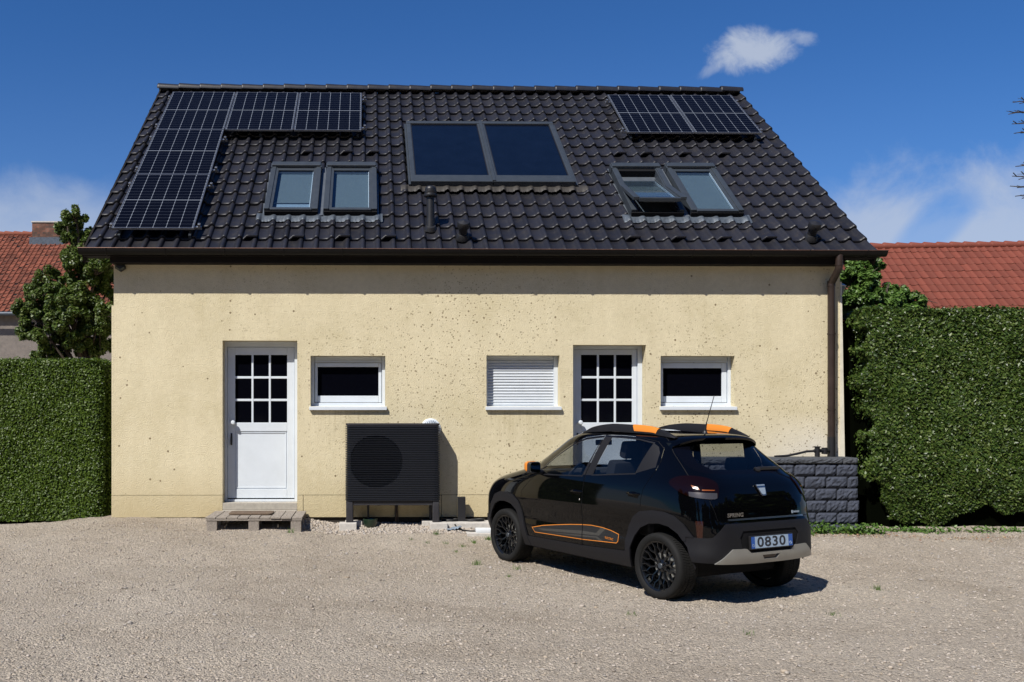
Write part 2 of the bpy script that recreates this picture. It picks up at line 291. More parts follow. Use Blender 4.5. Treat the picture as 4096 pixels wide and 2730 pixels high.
class MB:
    def __init__(s, T=None): s.v = []; s.f = []; s.T = T or Matrix.Identity(4)
    def add(s, vs, fs):
        o = len(s.v); s.v += [tuple(s.T @ Vector(v)) for v in vs]; s.f += [tuple(i + o for i in f) for f in fs]; return s
    def box(s, x0, x1, y0, y1, z0, z1, bev=0):
        if x1 < x0: x0, x1 = x1, x0
        if y1 < y0: y0, y1 = y1, y0
        if z1 < z0: z0, z1 = z1, z0
        if bev <= 0:
            v = [(x, y, z) for z in (z0, z1) for y in (y0, y1) for x in (x0, x1)]
            return s.add(v, [(0, 2, 3, 1), (4, 5, 7, 6), (0, 1, 5, 4), (2, 6, 7, 3), (0, 4, 6, 2), (1, 3, 7, 5)])
        bm = bmesh.new(); bmesh.ops.create_cube(bm, size=1)
        for v in bm.verts: v.co = Vector((x0 + (v.co.x + .5) * (x1 - x0), y0 + (v.co.y + .5) * (y1 - y0), z0 + (v.co.z + .5) * (z1 - z0)))
        bmesh.ops.bevel(bm, geom=bm.edges[:], offset=min(bev, .45 * min(x1 - x0, y1 - y0, z1 - z0)), segments=2, affect='EDGES', profile=.6)
        return s.bm(bm)
    def bm(s, bm):
        bm.verts.ensure_lookup_table(); bm.verts.index_update(); s.add([v.co[:] for v in bm.verts], [[v.index for v in f.verts] for f in bm.faces]); bm.free(); return s
    def tube(s, pts, r, n=12, closed=False, caps=True, up=None):
        pts = [Vector(p) for p in pts]; k = len(pts); rs = r if isinstance(r, (list, tuple)) else [r] * k
        base = len(s.v); ring = []; prev = None; vs = []
        for i, p in enumerate(pts):
            a = pts[(i - 1) % k] if (i > 0 or closed) else p; b_ = pts[(i + 1) % k] if (i < k - 1 or closed) else p
            t = (b_ - a).normalized()
            if prev is None:
                u = Vector((0, 0, 1)) if abs(t.z) < .9 else Vector((1, 0, 0))
                u = (u - t * u.dot(t)).normalized()
            else: u = (prev - t * prev.dot(t)).normalized()
            prev = u; w = t.cross(u)
            for j in range(n):
                an = 2 * PI * j / n; vs.append(p + (u * math.cos(an) + w * math.sin(an)) * rs[i])
        fs = []
        for i in range(k if closed else k - 1):
            for j in range(n):
                a = i * n + j; b_ = i * n + (j + 1) % n; c = ((i + 1) % k) * n + (j + 1) % n; d = ((i + 1) % k) * n + j; fs.append((a, d, c, b_))
        if caps and not closed: fs += [tuple(range(n)), tuple((k - 1) * n + j for j in reversed(range(n)))]
        return s.add(vs, fs)
    def lathe(s, prof, c=(0, 0, 0), n=32, axis='Z'):
        vs = []; fs = []
        for r, h in prof:
            for j in range(n):
                a = 2 * PI * j / n; x, y = r * math.cos(a), r * math.sin(a)
                p = (x, y, h) if axis == 'Z' else ((h, x, y) if axis == 'X' else (x, h, y)); vs.append((p[0] + c[0], p[1] + c[1], p[2] + c[2]))
        for i in range(len(prof) - 1):
            for j in range(n): fs.append((i * n + j, i * n + (j + 1) % n, (i + 1) * n + (j + 1) % n, (i + 1) * n + j))
        return s.add(vs, fs)
    def prism(s, poly, a, b, axis='Y', bev=0):
        """poly 2D extruded along axis between a and b"""
        f = {'Y': lambda p, h: (p[0], h, p[1]), 'X': lambda p, h: (h, p[0], p[1]), 'Z': lambda p, h: (p[0], p[1], h)}[axis]
        n = len(poly)
        bm = bmesh.new(); A = [bm.verts.new(f(p, a)) for p in poly]; B = [bm.verts.new(f(p, b)) for p in poly]
        bm.faces.new(A); bm.faces.new(B[::-1])
        for i in range(n): bm.faces.new((A[i], B[i], B[(i + 1) % n], A[(i + 1) % n]))
        bmesh.ops.recalc_face_normals(bm, faces=bm.faces)
        if bev: bmesh.ops.bevel(bm, geom=bm.edges[:], offset=bev, segments=2, affect='EDGES', profile=.6)
        bmesh.ops.triangulate(bm, faces=[f_ for f_ in bm.faces if len(f_.verts) > 4]); return s.bm(bm)
    def build(s, name, mat, parent=None, smooth=False, local=False, recalc=True, angle=None):
        me = bpy.data.meshes.new(name); me.from_pydata(s.v, [], s.f); me.update()
        if recalc:
            bm = bmesh.new(); bm.from_mesh(me); bmesh.ops.recalc_face_normals(bm, faces=bm.faces); bm.to_mesh(me); bm.free()
        if smooth:
            me.shade_smooth()
            if angle is not None: me.set_sharp_from_angle(angle=math.radians(angle))
        return link(me, name, mat, parent, local)

def np_mesh(name, V, F, mat, parent=None, smooth=False, local=False):
    me = bpy.data.meshes.new(name); V = np.asarray(V, np.float32); F = np.asarray(F, np.int32); k = F.shape[1]
    me.vertices.add(len(V)); me.vertices.foreach_set('co', V.ravel()); me.loops.add(F.size); me.loops.foreach_set('vertex_index', F.ravel())
    me.polygons.add(len(F)); me.polygons.foreach_set('loop_start', np.arange(0, F.size, k, dtype=np.int32)); me.polygons.foreach_set('loop_total', np.full(len(F), k, np.int32))
    me.update(calc_edges=True); me.validate()
    if smooth: me.shade_smooth()
    return link(me, name, mat, parent, local)

def text_mesh(name, body, size, mat, parent, Tm, extrude=.001, bold=0, spacing=1, width=None):
    cu = bpy.data.curves.new(name, 'FONT'); cu.body = body; cu.size = size; cu.extrude = extrude; cu.offset = bold; cu.align_x = 'CENTER'; cu.align_y = 'CENTER'; cu.space_character = spacing
    o = bpy.data.objects.new(name + '_tmp', cu); col.objects.link(o)
    bpy.context.view_layer.update(); dg = bpy.context.evaluated_depsgraph_get(); me = bpy.data.meshes.new_from_object(o.evaluated_get(dg)); bpy.data.objects.remove(o)
    me.name = name; me.materials.clear()
    if width:
        xs = [v.co.x for v in me.vertices]; k = width / (max(xs) - min(xs)); me.transform(Matrix.Diagonal((k, 1, 1, 1)))
    me.transform(Tm); return link(me, name, mat, parent, True)
def sm(a, b, x): t = np.clip((x - a) / (b - a), 0, 1); return t * t * (3 - 2 * t)

# ------------------------------------------------------------------ camera, sun, sky
cd = bpy.data.cameras.new('camera'); cam = bpy.data.objects.new('camera', cd); col.objects.link(cam); sc.camera = cam
cam.location = (0, -12.9, 1.44); cam.rotation_euler = (PI / 2, 0, -.0159)
cd.sensor_width = 36; cd.lens = 36 * 2121 / 2353; cd.shift_x = .1261; cd.shift_y = .0712; cd.clip_end = 3000
SD = Vector((.58, .68, -1.0))
sl = bpy.data.lights.new('sun', 'SUN'); so = bpy.data.objects.new('sun', sl); col.objects.link(so)
so.rotation_euler = SD.to_track_quat('-Z', 'Y').to_euler(); sl.energy = 4.3; sl.angle = math.radians(.53); sl.color = (1, .955, .88)
w = bpy.data.worlds.new('World'); sc.world = w; w.use_nodes = True; nt = w.node_tree; bg = nt.nodes['Background']
sky = N(nt, 'ShaderNodeTexSky'); sky.sky_type = 'NISHITA'; sky.sun_disc = False
sky.sun_elevation = math.atan2(1, math.hypot(.58, .68)); sky.sun_rotation = math.atan2(-.58, -.68); sky.altitude = 200; sky.air_density = 1.0; sky.dust_density = .0; sky.ozone_density = 3.0
tc = N(nt, 'ShaderNodeTexCoord'); sx = N(nt, 'ShaderNodeSeparateXYZ'); L(nt, tc.outputs['Generated'], sx.inputs[0])
def mth(op, a, b=None, c=None):
    n = N(nt, 'ShaderNodeMath', _operation=op)
    for i, q in enumerate((a, b, c)):
        if q is None: continue
        if isinstance(q, (int, float)): n.inputs[i].default_value = q
        else: L(nt, q, n.inputs[i])
    return n.outputs[0]
def mrange(x, a, b, c=0, d=1):
    n = N(nt, 'ShaderNodeMapRange'); n.interpolation_type = 'SMOOTHSTEP'; L(nt, x, n.inputs[0])
    for i, q in enumerate((a, b, c, d)): n.inputs[i + 1].default_value = q
    return n.outputs[0]
ysafe = mth('MAXIMUM', sx.outputs[1], .02); A = mth('DIVIDE', sx.outputs[0], ysafe); B = mth('DIVIDE', sx.outputs[2], ysafe)
cx = N(nt, 'ShaderNodeCombineXYZ'); L(nt, A, cx.inputs[0]); L(nt, B, cx.inputs[1])
n1 = N(nt, 'ShaderNodeTexNoise', Scale=22, Detail=9, Roughness=.62, Distortion=.4); L(nt, cx.outputs[0], n1.inputs['Vector'])
n2 = N(nt, 'ShaderNodeTexNoise', Scale=6.5, Detail=9, Roughness=.6, Distortion=.5); L(nt, cx.outputs[0], n2.inputs['Vector'])
def ell(a0, b0, ra, rb, tilt=0.0):
    da = mth('SUBTRACT', A, a0); db = mth('SUBTRACT', B, b0); db = mth('MULTIPLY_ADD', da, -tilt, db)
    return mth('ADD', mth('POWER', mth('ABSOLUTE', mth('DIVIDE', da, ra)), 2), mth('POWER', mth('ABSOLUTE', mth('DIVIDE', db, rb)), 2))
def puff(e, amt, lo, hi): return mrange(mth('ADD', mth('SUBTRACT', 1, e), mth('MULTIPLY', mth('SUBTRACT', n1.outputs['Fac'], .5), amt)), lo, hi)
# single small cloud upper right, with a thin wing and tail
c1 = mth('MULTIPLY', puff(ell(.420, .398, .054, .027, .12), 2.8, -.15, 1.05), .78)
c1b = mth('MULTIPLY', puff(ell(.460, .411, .036, .012, -.1), 3.4, .1, 1.5), .5)
c1c = mth('MULTIPLY', puff(ell(.384, .381, .032, .010, .45), 3.4, .2, 1.6), .4)
# bank low on the right, veil low on the left
cr = mth('MULTIPLY', mth('MULTIPLY', mrange(A, .44, .54), mrange(mth('ADD', mth('MULTIPLY_ADD', A, -.17, B), mth('MULTIPLY', mth('SUBTRACT', n2.outputs['Fac'], .5), -.22)), .185, .10)), .66)
gap = mrange(ell(.62, .205, .05, .03, .7), 1.6, .3, 0, .55)
cr = mth('MULTIPLY', cr, mth('SUBTRACT', 1, gap))
cl = mth('MULTIPLY', mth('MULTIPLY', mrange(A, -.18, -.34), mrange(mth('ADD', B, mth('MULTIPLY', mth('SUBTRACT', n2.outputs['Fac'], .5), -.10)), .262, .200)), .60)
haze = mth('MULTIPLY', mrange(B, .45, .06), .10)
tot = mth('MINIMUM', mth('ADD', mth('MAXIMUM', mth('MAXIMUM', c1, c1b), mth('MAXIMUM', mth('MAXIMUM', cr, cl), c1c)), haze), .9)
tot = mth('MULTIPLY', tot, mth('GREATER_THAN', sx.outputs[1], .05))
skc = N(nt, 'ShaderNodeMix', _data_type='RGBA', _blend_type='MULTIPLY'); skc.inputs[0].default_value = 1; L(nt, sky.outputs[0], skc.inputs[6]); skc.inputs[7].default_value = (.30, .62, 1.02, 1)
cm = N(nt, 'ShaderNodeMix', _data_type='RGBA'); L(nt, tot, cm.inputs[0]); L(nt, skc.outputs[2], cm.inputs[6]); cm.inputs[7].default_value = (5.3, 5.9, 7.0, 1)
L(nt, cm.outputs[2], bg.inputs[0]); bg.inputs[1].default_value = .068
vs_ = sc.view_settings; vs_.view_transform = 'Standard'; vs_.look = 'None'; vs_.gamma = 1; vs_.exposure = .55; vs_.use_curve_mapping = False

# ------------------------------------------------------------------ ground
def gz(x, y):
    x = np.asarray(x, float); y = np.asarray(y, float)
    g = np.interp(-y, [-50, -.1, .1, 2.5, 5, 40], [0, 0, -.01, -.25, -.25, -.32])
    near = 1 - sm(1.0, 2.6, -y)
    g = g - .085 * sm(-1.0, -.4, x) * near - .10 * sm(-3.6, -5.2, x) * near - .05 * sm(5, 8, x) * near
    g = g + .006 * np.sin(3.1 * x + 1.3 * y) + .005 * np.sin(5.3 * y - 2.2 * x + 1) + .004 * np.sin(9.1 * x + 7 * y)
    return g
xs = np.unique(np.concatenate([np.linspace(-900, -30, 12), np.linspace(-30, -6, 14), np.arange(-6, 10.5, .07), np.linspace(10.5, 40, 16), np.linspace(40, 900, 12)]))
ys = np.unique(np.concatenate([np.linspace(-300, -14, 14), np.linspace(-14, -8, 14), np.arange(-8, 1.2, .07), np.linspace(1.2, 40, 20), np.linspace(40, 2000, 14)]))
X, Y = np.meshgrid(xs, ys); Z = gz(X, Y) + rng.normal(0, .0035, X.shape) * ((np.abs(X) < 11) & (Y > -9) & (Y < 1.3))
V = np.stack([X, Y, Z], -1).reshape(-1, 3); nx = len(xs); ny = len(ys)
i, j = np.meshgrid(np.arange(nx - 1), np.arange(ny - 1)); q = (j * nx + i).ravel(); F = np.stack([q, q + 1, q + nx + 1, q + nx], 1)
tag(np_mesh('ground', V, F, M['ground'], smooth=True), kind='structure')
# loose stones lying on the ground
def icos():
    bm = bmesh.new(); bmesh.ops.create_icosphere(bm, subdivisions=1, radius=1); bm.verts.ensure_lookup_table()
    v = np.array([q.co[:] for q in bm.verts]); f = np.array([[q.index for q in g.verts] for g in bm.faces]); bm.free(); return v, f
IV, IF = icos()
def stones(name, n, xr, yr, smin, smax, label, pw=2.5, flt=.6):
    x = rng.uniform(*xr, n); y = yr[1] + (yr[0] - yr[1]) * rng.random(n) ** (1.6 if name == 'wall_pebbles' else 1)
    s = smin + (smax - smin) * rng.random(n) ** pw
    V = IV[None] * (1 + rng.normal(0, .2, (n, 12, 1))); V = V * (s[:, None] * np.stack([rng.uniform(.8, 1.5, n), rng.uniform(.7, 1.1, n), rng.uniform(.35, flt + .2, n)], 1))[:, None, :]
    a = rng.uniform(0, 2 * PI, n); c, s_ = np.cos(a)[:, None], np.sin(a)[:, None]
    P = np.stack([V[..., 0] * c - V[..., 1] * s_, V[..., 0] * s_ + V[..., 1] * c, V[..., 2]], -1) + np.stack([x, y, gz(x, y) + s * .18], 1)[:, None, :]
    F = (IF[None] + (np.arange(n) * 12)[:, None, None]).reshape(-1, 3)
    return tag(np_mesh(name, P.reshape(-1, 3), F, M['pebble']), label, 'gravel', kind='stuff')
stones('gravel_stones', 42000, (-5.5, 9.5), (-7.6, -.3), .0035, .015, 'loose pale grit and small stones scattered over the yard', 3.2)
stones('wall_pebbles', 3400, (-1.0, 1.75), (-.68, -.02), .006, .022, 'bed of rounded pebbles under the heat pump along the house wall', 1.2, .8)
stones('larger_stones', 260, (-4.5, 9), (-7.0, -1), .010, .026, 'few larger stones lying loose on the yard', 3)

# ------------------------------------------------------------------ house
house = empty('house', (0, 0, 0), label='pale yellow rendered house with steep black tiled roof and white doors', cat='house')
OPEN = [(-2.03, -.99, .10, 2.463), (-.805, .24, 1.546, 2.252), (1.656, 2.683, 1.547, 2.26), (2.872, 3.9, .10, 2.409), (4.107, 5.152, 1.547, 2.256)]
XL, XR, ZB, ZT = -3.54, 6.645, .311, 3.62
def wall_front():
    mb = MB(); xe = sorted({XL, XR} | {a for o in OPEN for a in o[:2]}); ze = sorted({ZB, ZT, 2.95} | {a for o in OPEN for a in o[2:] if a > ZB})
    for i in range(len(xe) - 1):
        for k in range(len(ze) - 1):
            cx_, cz_ = (xe[i] + xe[i + 1]) / 2, (ze[k] + ze[k + 1]) / 2
            if any(o[0] < cx_ < o[1] and o[2] < cz_ < o[3] for o in OPEN): continue
            mb.add([(xe[i], 0, ze[k]), (xe[i + 1], 0, ze[k]), (xe[i + 1], 0, ze[k + 1]), (xe[i], 0, ze[k + 1])], [(0, 1, 2, 3)])
    for (a, b, c, d) in OPEN:
        dp = .34; c2 = max(c, ZB)
        mb.add([(a, 0, c2), (a, dp, c2), (a, dp, d), (a, 0, d)], [(0, 1, 2, 3)]); mb.add([(b, 0, c2), (b, 0, d), (b, dp, d), (b, dp, c2)], [(0, 1, 2, 3)])
        mb.add([(a, 0, d), (a, dp, d), (b, dp, d), (b, 0, d)], [(0, 1, 2, 3)])
        if c > ZB: mb.add([(a, 0, c), (b, 0, c), (b, dp, c), (a, dp, c)], [(0, 1, 2, 3)])
        mb.add([(a, dp, c2), (b, dp, c2), (b, dp, d), (a, dp, d)], [(0, 1, 2, 3)])
    D = 9.4; zr = 7.3; ym = D / 2
    for x in (XL, XR):   # gable walls
        mb.add([(x, 0, ZB), (x, D, ZB), (x, D, ZT), (x, 0, ZT), (x, ym, zr)], [(0, 1, 2, 3), (3, 2, 4)])
    mb.add([(XL, D, ZB), (XR, D, ZB), (XR, D, ZT), (XL, D, ZT)], [(0, 1, 2, 3)])
    mb.box(XL - .03, XL - .001, .0, 1.2, ZB, 2.95)
    bm = bmesh.new(); return mb
wall_front().build('wall', M['plaster'], house, recalc=False)
mb = MB()
xs_ = [XL - .03, -2.03 + 0, -.99, -.907, 2.872, 3.9, 6.645]
for a, b in ((XL - .03, -2.03), (-.99, -.911), (-.903, 1.02), (1.028, 2.872), (3.9, 6.645)): MB().box(a, b, -.005, .3, .0, .305).build('plinth', M['plinth'], house)
mb = MB(); mb.box(XL, XR, .03, 9.3, -.6, -.001); [mb.box(a, b, .015, .3, .29, .325) for a, b in ((XL, -2.04), (-.98, 2.86), (3.91, 6.64))]; mb.build('foundation', M['soil'], house)
mb = MB(); mb.add([(6.6455, -.012, .80), (6.71, -.012, .80), (6.665, -.012, 3.3), (6.6455, -.012, 3.3), (6.6455, .3, .80), (6.71, .3, .80), (6.665, .3, 3.3), (6.6455, .3, 3.3)],
    [(0, 1, 2, 3), (4, 7, 6, 5), (1, 5, 6, 2), (0, 4, 5, 1), (3, 2, 6, 7), (0, 3, 7, 4)]); mb.build('corner_board', M['cream'], house)

def door(x0, x1, zt, bits):
    """white half-glazed door; x0,x1 opening; bits = leaf/glass rectangle"""
    y = .20; lx0, lx1, lz0, lz1, gx0, gx1, gz0, gz1 = bits
    fr = MB()
    fr.box(x0 + .001, lx0 - .004, y - .03, y + .05, .2, zt - .001, .004); fr.box(lx1 + .004, x1 - .001, y - .03, y + .05, .2, zt - .001, .004)
    fr.box(lx0 - .004, lx1 + .004, y - .03, y + .05, lz1 + .004, zt - .001, .004); fr.box(lx0 - .004, lx1 + .004, y - .03, y + .05, .2, lz0 - .016, .004)
    lf = MB(); b = .006
    lf.box(lx0, gx0, y, y + .045, lz0, lz1, b); lf.box(gx1, lx1, y, y + .045, lz0, lz1, b)
    lf.box(gx0 + .0005, gx1 - .0005, y + .0005, y + .044, gz1, lz1 - .001, b); lf.box(gx0 + .0005, gx1 - .0005, y + .0005, y + .044, gz0 - .125, gz0, b)
    lf.box(gx0 + .0005, gx1 - .0005, y + .0005, y + .044, lz0 + .001, lz0 + .13, b)
    lf.box(gx0 - .01, gx1 + .01, y + .016, y + .036, lz0 + .12, gz0 - .11)           # recessed lower panel
    for a in (0, 1):                                                                 # moulding round the panel
        lf.box(gx0 + .012, gx1 - .012, y + .008, y + .018, (lz0 + .142, gz0 - .150)[a], (lz0 + .154, gz0 - .138)[a])
        lf.box((gx0 + .012, gx1 - .024)[a], (gx0 + .024, gx1 - .012)[a], y + .008, y + .018, lz0 + .1545, gz0 - .1505)
    w_, h_ = gx1 - gx0, gz1 - gz0
    for k in (1, 2):
        lf.box(gx0 + w_ * k / 3 - .0145, gx0 + w_ * k / 3 + .0145, y + .004, y + .04, gz0 - .001, gz1 + .001, .006)
        lf.box(gx0 - .001, gx1 + .001, y + .007, y + .037, gz0 + h_ * k / 3 - .0165, gz0 + h_ * k / 3 + .0165, .005)
    d = lf.build('door', M['white'], house)
    fr.build('door_frame', M['white'], d)
    g = MB(); g.box(gx0, gx1, y + .019, y + .025, gz0, gz1); g.build('glass', M['darkglass'], d)
    mb = MB(); hx = (lx0 + gx0) / 2 + .002
    mb.box(hx - .018, hx + .018, y - .008, y, gz0 - .03, gz0 + .13, .004); mb.tube([(hx, y, gz0), (hx + .01, y - .03, gz0), (hx + .025, y - .045, gz0)], .012, 10); mb.lathe([(0.001, -.09), (.022, -.088), (.032, -.075), (.032, -.058), (.02, -.045)], (hx + .03, y, gz0), 16, 'Y')
    mb.build('knob', M['white'], d, smooth=True, angle=40)
    mb = MB(); mb.box(hx - .012, hx + .012, y - .006, y, gz0 - .32, gz0 - .15, .003); mb.tube([(hx, y, gz0 - .18), (hx, y - .04, gz0 - .20), (hx - .003, y - .045, gz0 - .25), (hx - .006, y - .03, gz0 - .31)], [.008, .009, .010, .007], 8)
    mb.build('handle', M['black'], d, smooth=True, angle=40)
    mb = MB(); mb.box(x0 + .001, x1 - .001, -.002, .34, .105, .199, .006); mb.box(x0 + .001, x1 - .001, -.03, .3, .0, .103, .01); mb.build('threshold', M['stone'], d)
    return d
door(-2.03, -.99, 2.463, (-1.988, -1.046, .247, 2.385, -1.884, -1.149, 1.318, 2.276))
door(2.872, 3.9, 2.409, (2.925, 3.83, .247, 2.36, 3.032, 3.762, 1.318, 2.283))
def window(x0, x1, z0, z1, g):
    y = .13; fr = MB(); gx0, gx1, gz0, gz1 = g
    fr.box(x0 + .001, x0 + .045, y, y + .07, z0 + .001, z1 - .001, .004); fr.box(x1 - .045, x1 - .001, y, y + .07, z0 + .001, z1 - .001, .004)
    fr.box(x0 + .0455, x1 - .0455, y, y + .07, z0 + .001, z0 + .05, .004)
    fr.box(x0 + .046, x1 - .046, y + .012, y + .07, z1 - .075, z1 - .0012, .01)          # roller box
    fr.box(x0 + .046, x1 - .046, y - .004, y + .012, z1 - .085, z1 - .066, .003)
    f = fr.build('window', M['white'], house)
    s = MB(); yy = y + .022
    a0, a1, c0, c1 = x0 + .052, x1 - .052, z0 + .056, z1 - .09
    s.box(a0, gx0, yy, yy + .045, c0, c1, .006); s.box(gx1, a1, yy, yy + .045, c0, c1, .006); s.box(gx0 + .001, gx1 - .001, yy + .001, yy + .044, c0, gz0, .006); s.box(gx0 + .001, gx1 - .001, yy + .001, yy + .044, gz1, c1, .006)
    s.build('frame', M['white'], f)
    s = MB(); s.box(gx0, gx1, yy + .02, yy + .026, gz0, gz1); s.build('pane', M['darkglass'], f)
    return f
def sill(x0, x1, z, f):
    s = MB(); s.prism([(-.048, z - .052), (-.048, z - .008), (.16, z + .012), (.16, z - .052)], x0 - .015, x1 + .02, 'X', .003); s.build('sill', M['white'], f)
f = window(-.805, .24, 1.546, 2.252, (-.715, .146, 1.697, 2.105)); sill(-.805, .24, 1.546, f)
f = window(4.107, 5.152, 1.547, 2.256, (4.190, 5.030, 1.692, 2.092)); sill(4.107, 5.152, 1.547, f)
# window closed by a roller shutter
mb = MB(); y = .12; x0, x1, z0, z1 = 1.656, 2.683, 1.547, 2.26
mb.box(x0 + .001, x0 + .035, y - .01, y + .06, z0 + .001, z1 - .001, .004); mb.box(x1 - .06, x1 - .001, y - .01, y + .06, z0 + .001, z1 - .001, .004); mb.box(x0 + .036, x1 - .061, y + .005, y + .06, z1 - .03, z1 - .001, .004)
f = mb.build('window', M['white'], house); tag(f, 'window closed by its white roller shutter'); sill(x0, x1, z0, f)
vs2, fs2 = [], []; zz = z0 + .008; prof = []
while zz < z1 - .03:
    prof += [(y + .030, zz), (y + .019, zz + .004), (y + .012, zz + .013), (y + .010, zz + .021), (y + .013, zz + .030), (y + .022, zz + .0375), (y + .030, zz + .0385)]; zz += .0405
for (a, b) in prof: vs2 += [(x0 + .036, a, b), (x1 - .061, a, b)]
fs2 = [(2 * i, 2 * i + 1, 2 * i + 3, 2 * i + 2) for i in range(len(prof) - 1)]
mb = MB(); mb.add(vs2, fs2); mb.build('roller_shutter', M['slat'], f, smooth=True)

# roof frame: local x along the eave, y up the slope, z off the tiles
TH = .6849; ct, st_ = math.cos(TH), math.sin(TH)
RF = Matrix.Translation((-3.92, -.24, 3.703)) @ Matrix.Rotation(TH, 4, 'X')
def rp(u, v, h=0): return RF @ Vector((u, v, h))
ROOFW, ROOFL, PW, PL, NC, NR = 10.99, 6.12, .2155, .36, 51, 17
HOLES = [(2.40, 4.04, .95, 2.60), (7.76, 9.42, .95, 2.62), (4.60, 7.10, 1.95, 4.34)]
def tile_field(nc, nr, pw, pl, holes=(), hoods=(), hgt=1.0, jit=1.0, seg=None, skip=None):
    prof = [(0, -.030), (.05, -.036), (.30, -.038), (.50, -.036), (.60, -.028), (.68, -.012), (.76, .0), (.84, .004), (.91, -.001), (.965, -.013), (1.0, -.034)]
    rows = [(.0, -.024), (.0005, -.007), (.007, .0), (.05, -.002), (pl * .5, -.013), (pl * 1.06, -.030)]
    V = []; F = []; P = len(prof); Rn = len(rows)
    for r in range(nr):
        for c in range(nc):
            u = c * pw; v = r * pl; uc, vc = u + pw / 2, v + pl / 2
            if any(a < uc < b and d < vc < e for a, b, d, e in holes): continue
            if skip and skip(uc, vc): continue
            o = len(V); jz = rng.normal(0, .0018) * jit; jt = rng.normal(0, .0022) * jit; ju = rng.normal(0, .0012) * jit; jv = rng.normal(0, .002) * jit
            hood = (c, r) in hoods
            for (dv, dz) in rows:
                for (t, z) in prof:
                    zz = z * hgt
                    if hood and dv < .1 and .1 < t: zz = max(zz, .012 if dv < .02 else .004)
                    V.append((u + t * pw + ju, v + dv + jv, zz + dz * hgt + jz + jt * (t - .5) + .02 * 0))
            for a in range(Rn - 1):
                for b in range(P - 1):
                    k = o + a * P + b; F.append((k, k + 1, k + P + 1, k + P))
    return np.array(V), np.array(F)
hoods = {(int(u / PW), r) for u, r in [(2.87, 9), (3.45, 9), (4.05, 9), (4.85, 9), (8.0, 9), (8.6, 9), (9.15, 9), (9.7, 9), (2.3, 1), (2.95, 1), (3.6, 1), (4.3, 1), (7.7, 1), (8.35, 1), (9.0, 1), (9.6, 1)]}
def xform(V, T): R3 = np.array(T.to_3x3()); return V @ R3.T + np.array(T.translation)
TV, TF = tile_field(NC, NR, PW, PL, HOLES, hoods, hgt=1.22, jit=1.35)
roof = np_mesh('roof', xform(TV, RF), TF, M['tile'], house, smooth=True); roof.data.set_sharp_from_angle(angle=math.radians(62))
# back slope, underlay, verge boards, ridge
mb = MB(RF); mb.box(.03, ROOFW - .03, .02, ROOFL - .02, -.14, -.085); mb.build('roof_deck', M['matteblack'], roof)
RB = Matrix.Translation((-3.92 + ROOFW, 9.72, 3.703)) @ Matrix.Rotation(PI, 4, 'Z') @ Matrix.Rotation(TH, 4, 'X')
mb = MB(RB); mb.box(0, ROOFW, 0, ROOFL, -.12, -.03); mb.build('back_slope', M['tile'], roof)
for a in (0, ROOFW - .028): MB(RF).box(a, a + .028, -.02, ROOFL + .02, -.22, -.045).build('verge_board', M['eavewood'], roof)
k = 0; u = -.02
pr = rp(0, ROOFL)
while u < ROOFW - .3:
    mb = MB(); a = -3.92 + u; ln = .42; jz = random.gauss(0, .004); n = 9; vs3 = []
    for t_, (xx, rr, lift) in enumerate([(a, .088, .006), (a + .01, .096, .012), (a + .03, .096, .012), (a + ln, .086, 0), (a + ln, .065, 0), (a, .065, .006)]):
        for j in range(n):
            an = PI * (-.08 + 1.16 * j / (n - 1)); vs3.append((xx, pr.y - .01 - rr * 1.15 * math.cos(an), pr.z - .035 + lift + jz + rr * .95 * math.sin(an)))
    fs3 = [(t_ * n + j, (t_ + 1) * n + j, (t_ + 1) * n + j + 1, t_ * n + j + 1) for t_ in range(5) for j in range(n - 1)]
    mb.add(vs3, fs3); mb.build('ridge_tile', M['tile'], roof, smooth=True, angle=50); u += .3925
# eave box, gutter, brackets, downpipe
mb = MB(); mb.box(-3.54, 6.62, -.19, -.002, 3.515, 3.66, .004); mb.box(-3.9, 7.05, -.235, .0, 3.60, 3.64); mb.build('eave_board', M['eavewood'], house)
mb = MB(); vs3 = []; n = 13; gx = [-3.925, 7.125]
for x in gx:
    for rr in (.066, .061):
        for j in range(n):
            an = PI * j / (n - 1); vs3.append((x, -.30 + rr * math.cos(an), 3.685 - rr * 1.25 * math.sin(an)))
fs3 = []
for j in range(n - 1):
    fs3 += [(j, j + 1, 2 * n + j + 1, 2 * n + j), (n + j, 3 * n + j, 3 * n + j + 1, n + j + 1), (j, n + j, n + j + 1, j + 1), (2 * n + j, 2 * n + j + 1, 3 * n + j + 1, 3 * n + j)]
fs3 += [(n + 0, n + n - 1) + tuple(reversed(range(n + 1, 2 * n - 1))), (3 * n,) + tuple(range(3 * n + 1, 4 * n))]
mb.add(vs3, fs3); gut = mb.build('gutter', M['gutter'], house, smooth=True, angle=50)
mb = MB(); mb.tube([(-3.93, -.366, 3.687), (7.13, -.366, 3.680)], .006, 8); mb.build('gutter_lip', M['lit_lip'], gut, smooth=True, angle=60)
for i in range(14):
    mb = MB(); x = -3.55 + i * .80; mb.tube([(x, -.30 + .069 * math.cos(a), 3.685 - .069 * 1.25 * math.sin(a)) for a in np.linspace(0, PI, 9)], .008, 6)
    mb.build('gutter_bracket', M['gutter'], gut, smooth=True, angle=60)
mb = MB(); X0 = 6.48
mb.tube([(X0, -.30, 3.63), (X0, -.30, 3.50), (X0, -.295, 3.46), (X0, -.27, 3.42), (X0, -.13, 3.31), (X0, -.095, 3.27), (X0, -.085, 3.22), (X0, -.085, 1.10)], .049, 20)
for z in (2.56, 1.50): mb.tube([(X0, -.085, z - .012), (X0, -.085, z + .012)], .0555, 20)
mb.tube([(X0, -.30, 3.485), (X0, -.30, 3.50)], .054, 20); mb.tube([(X0, -.085, 3.225), (X0, -.085, 3.30)], .054, 20)
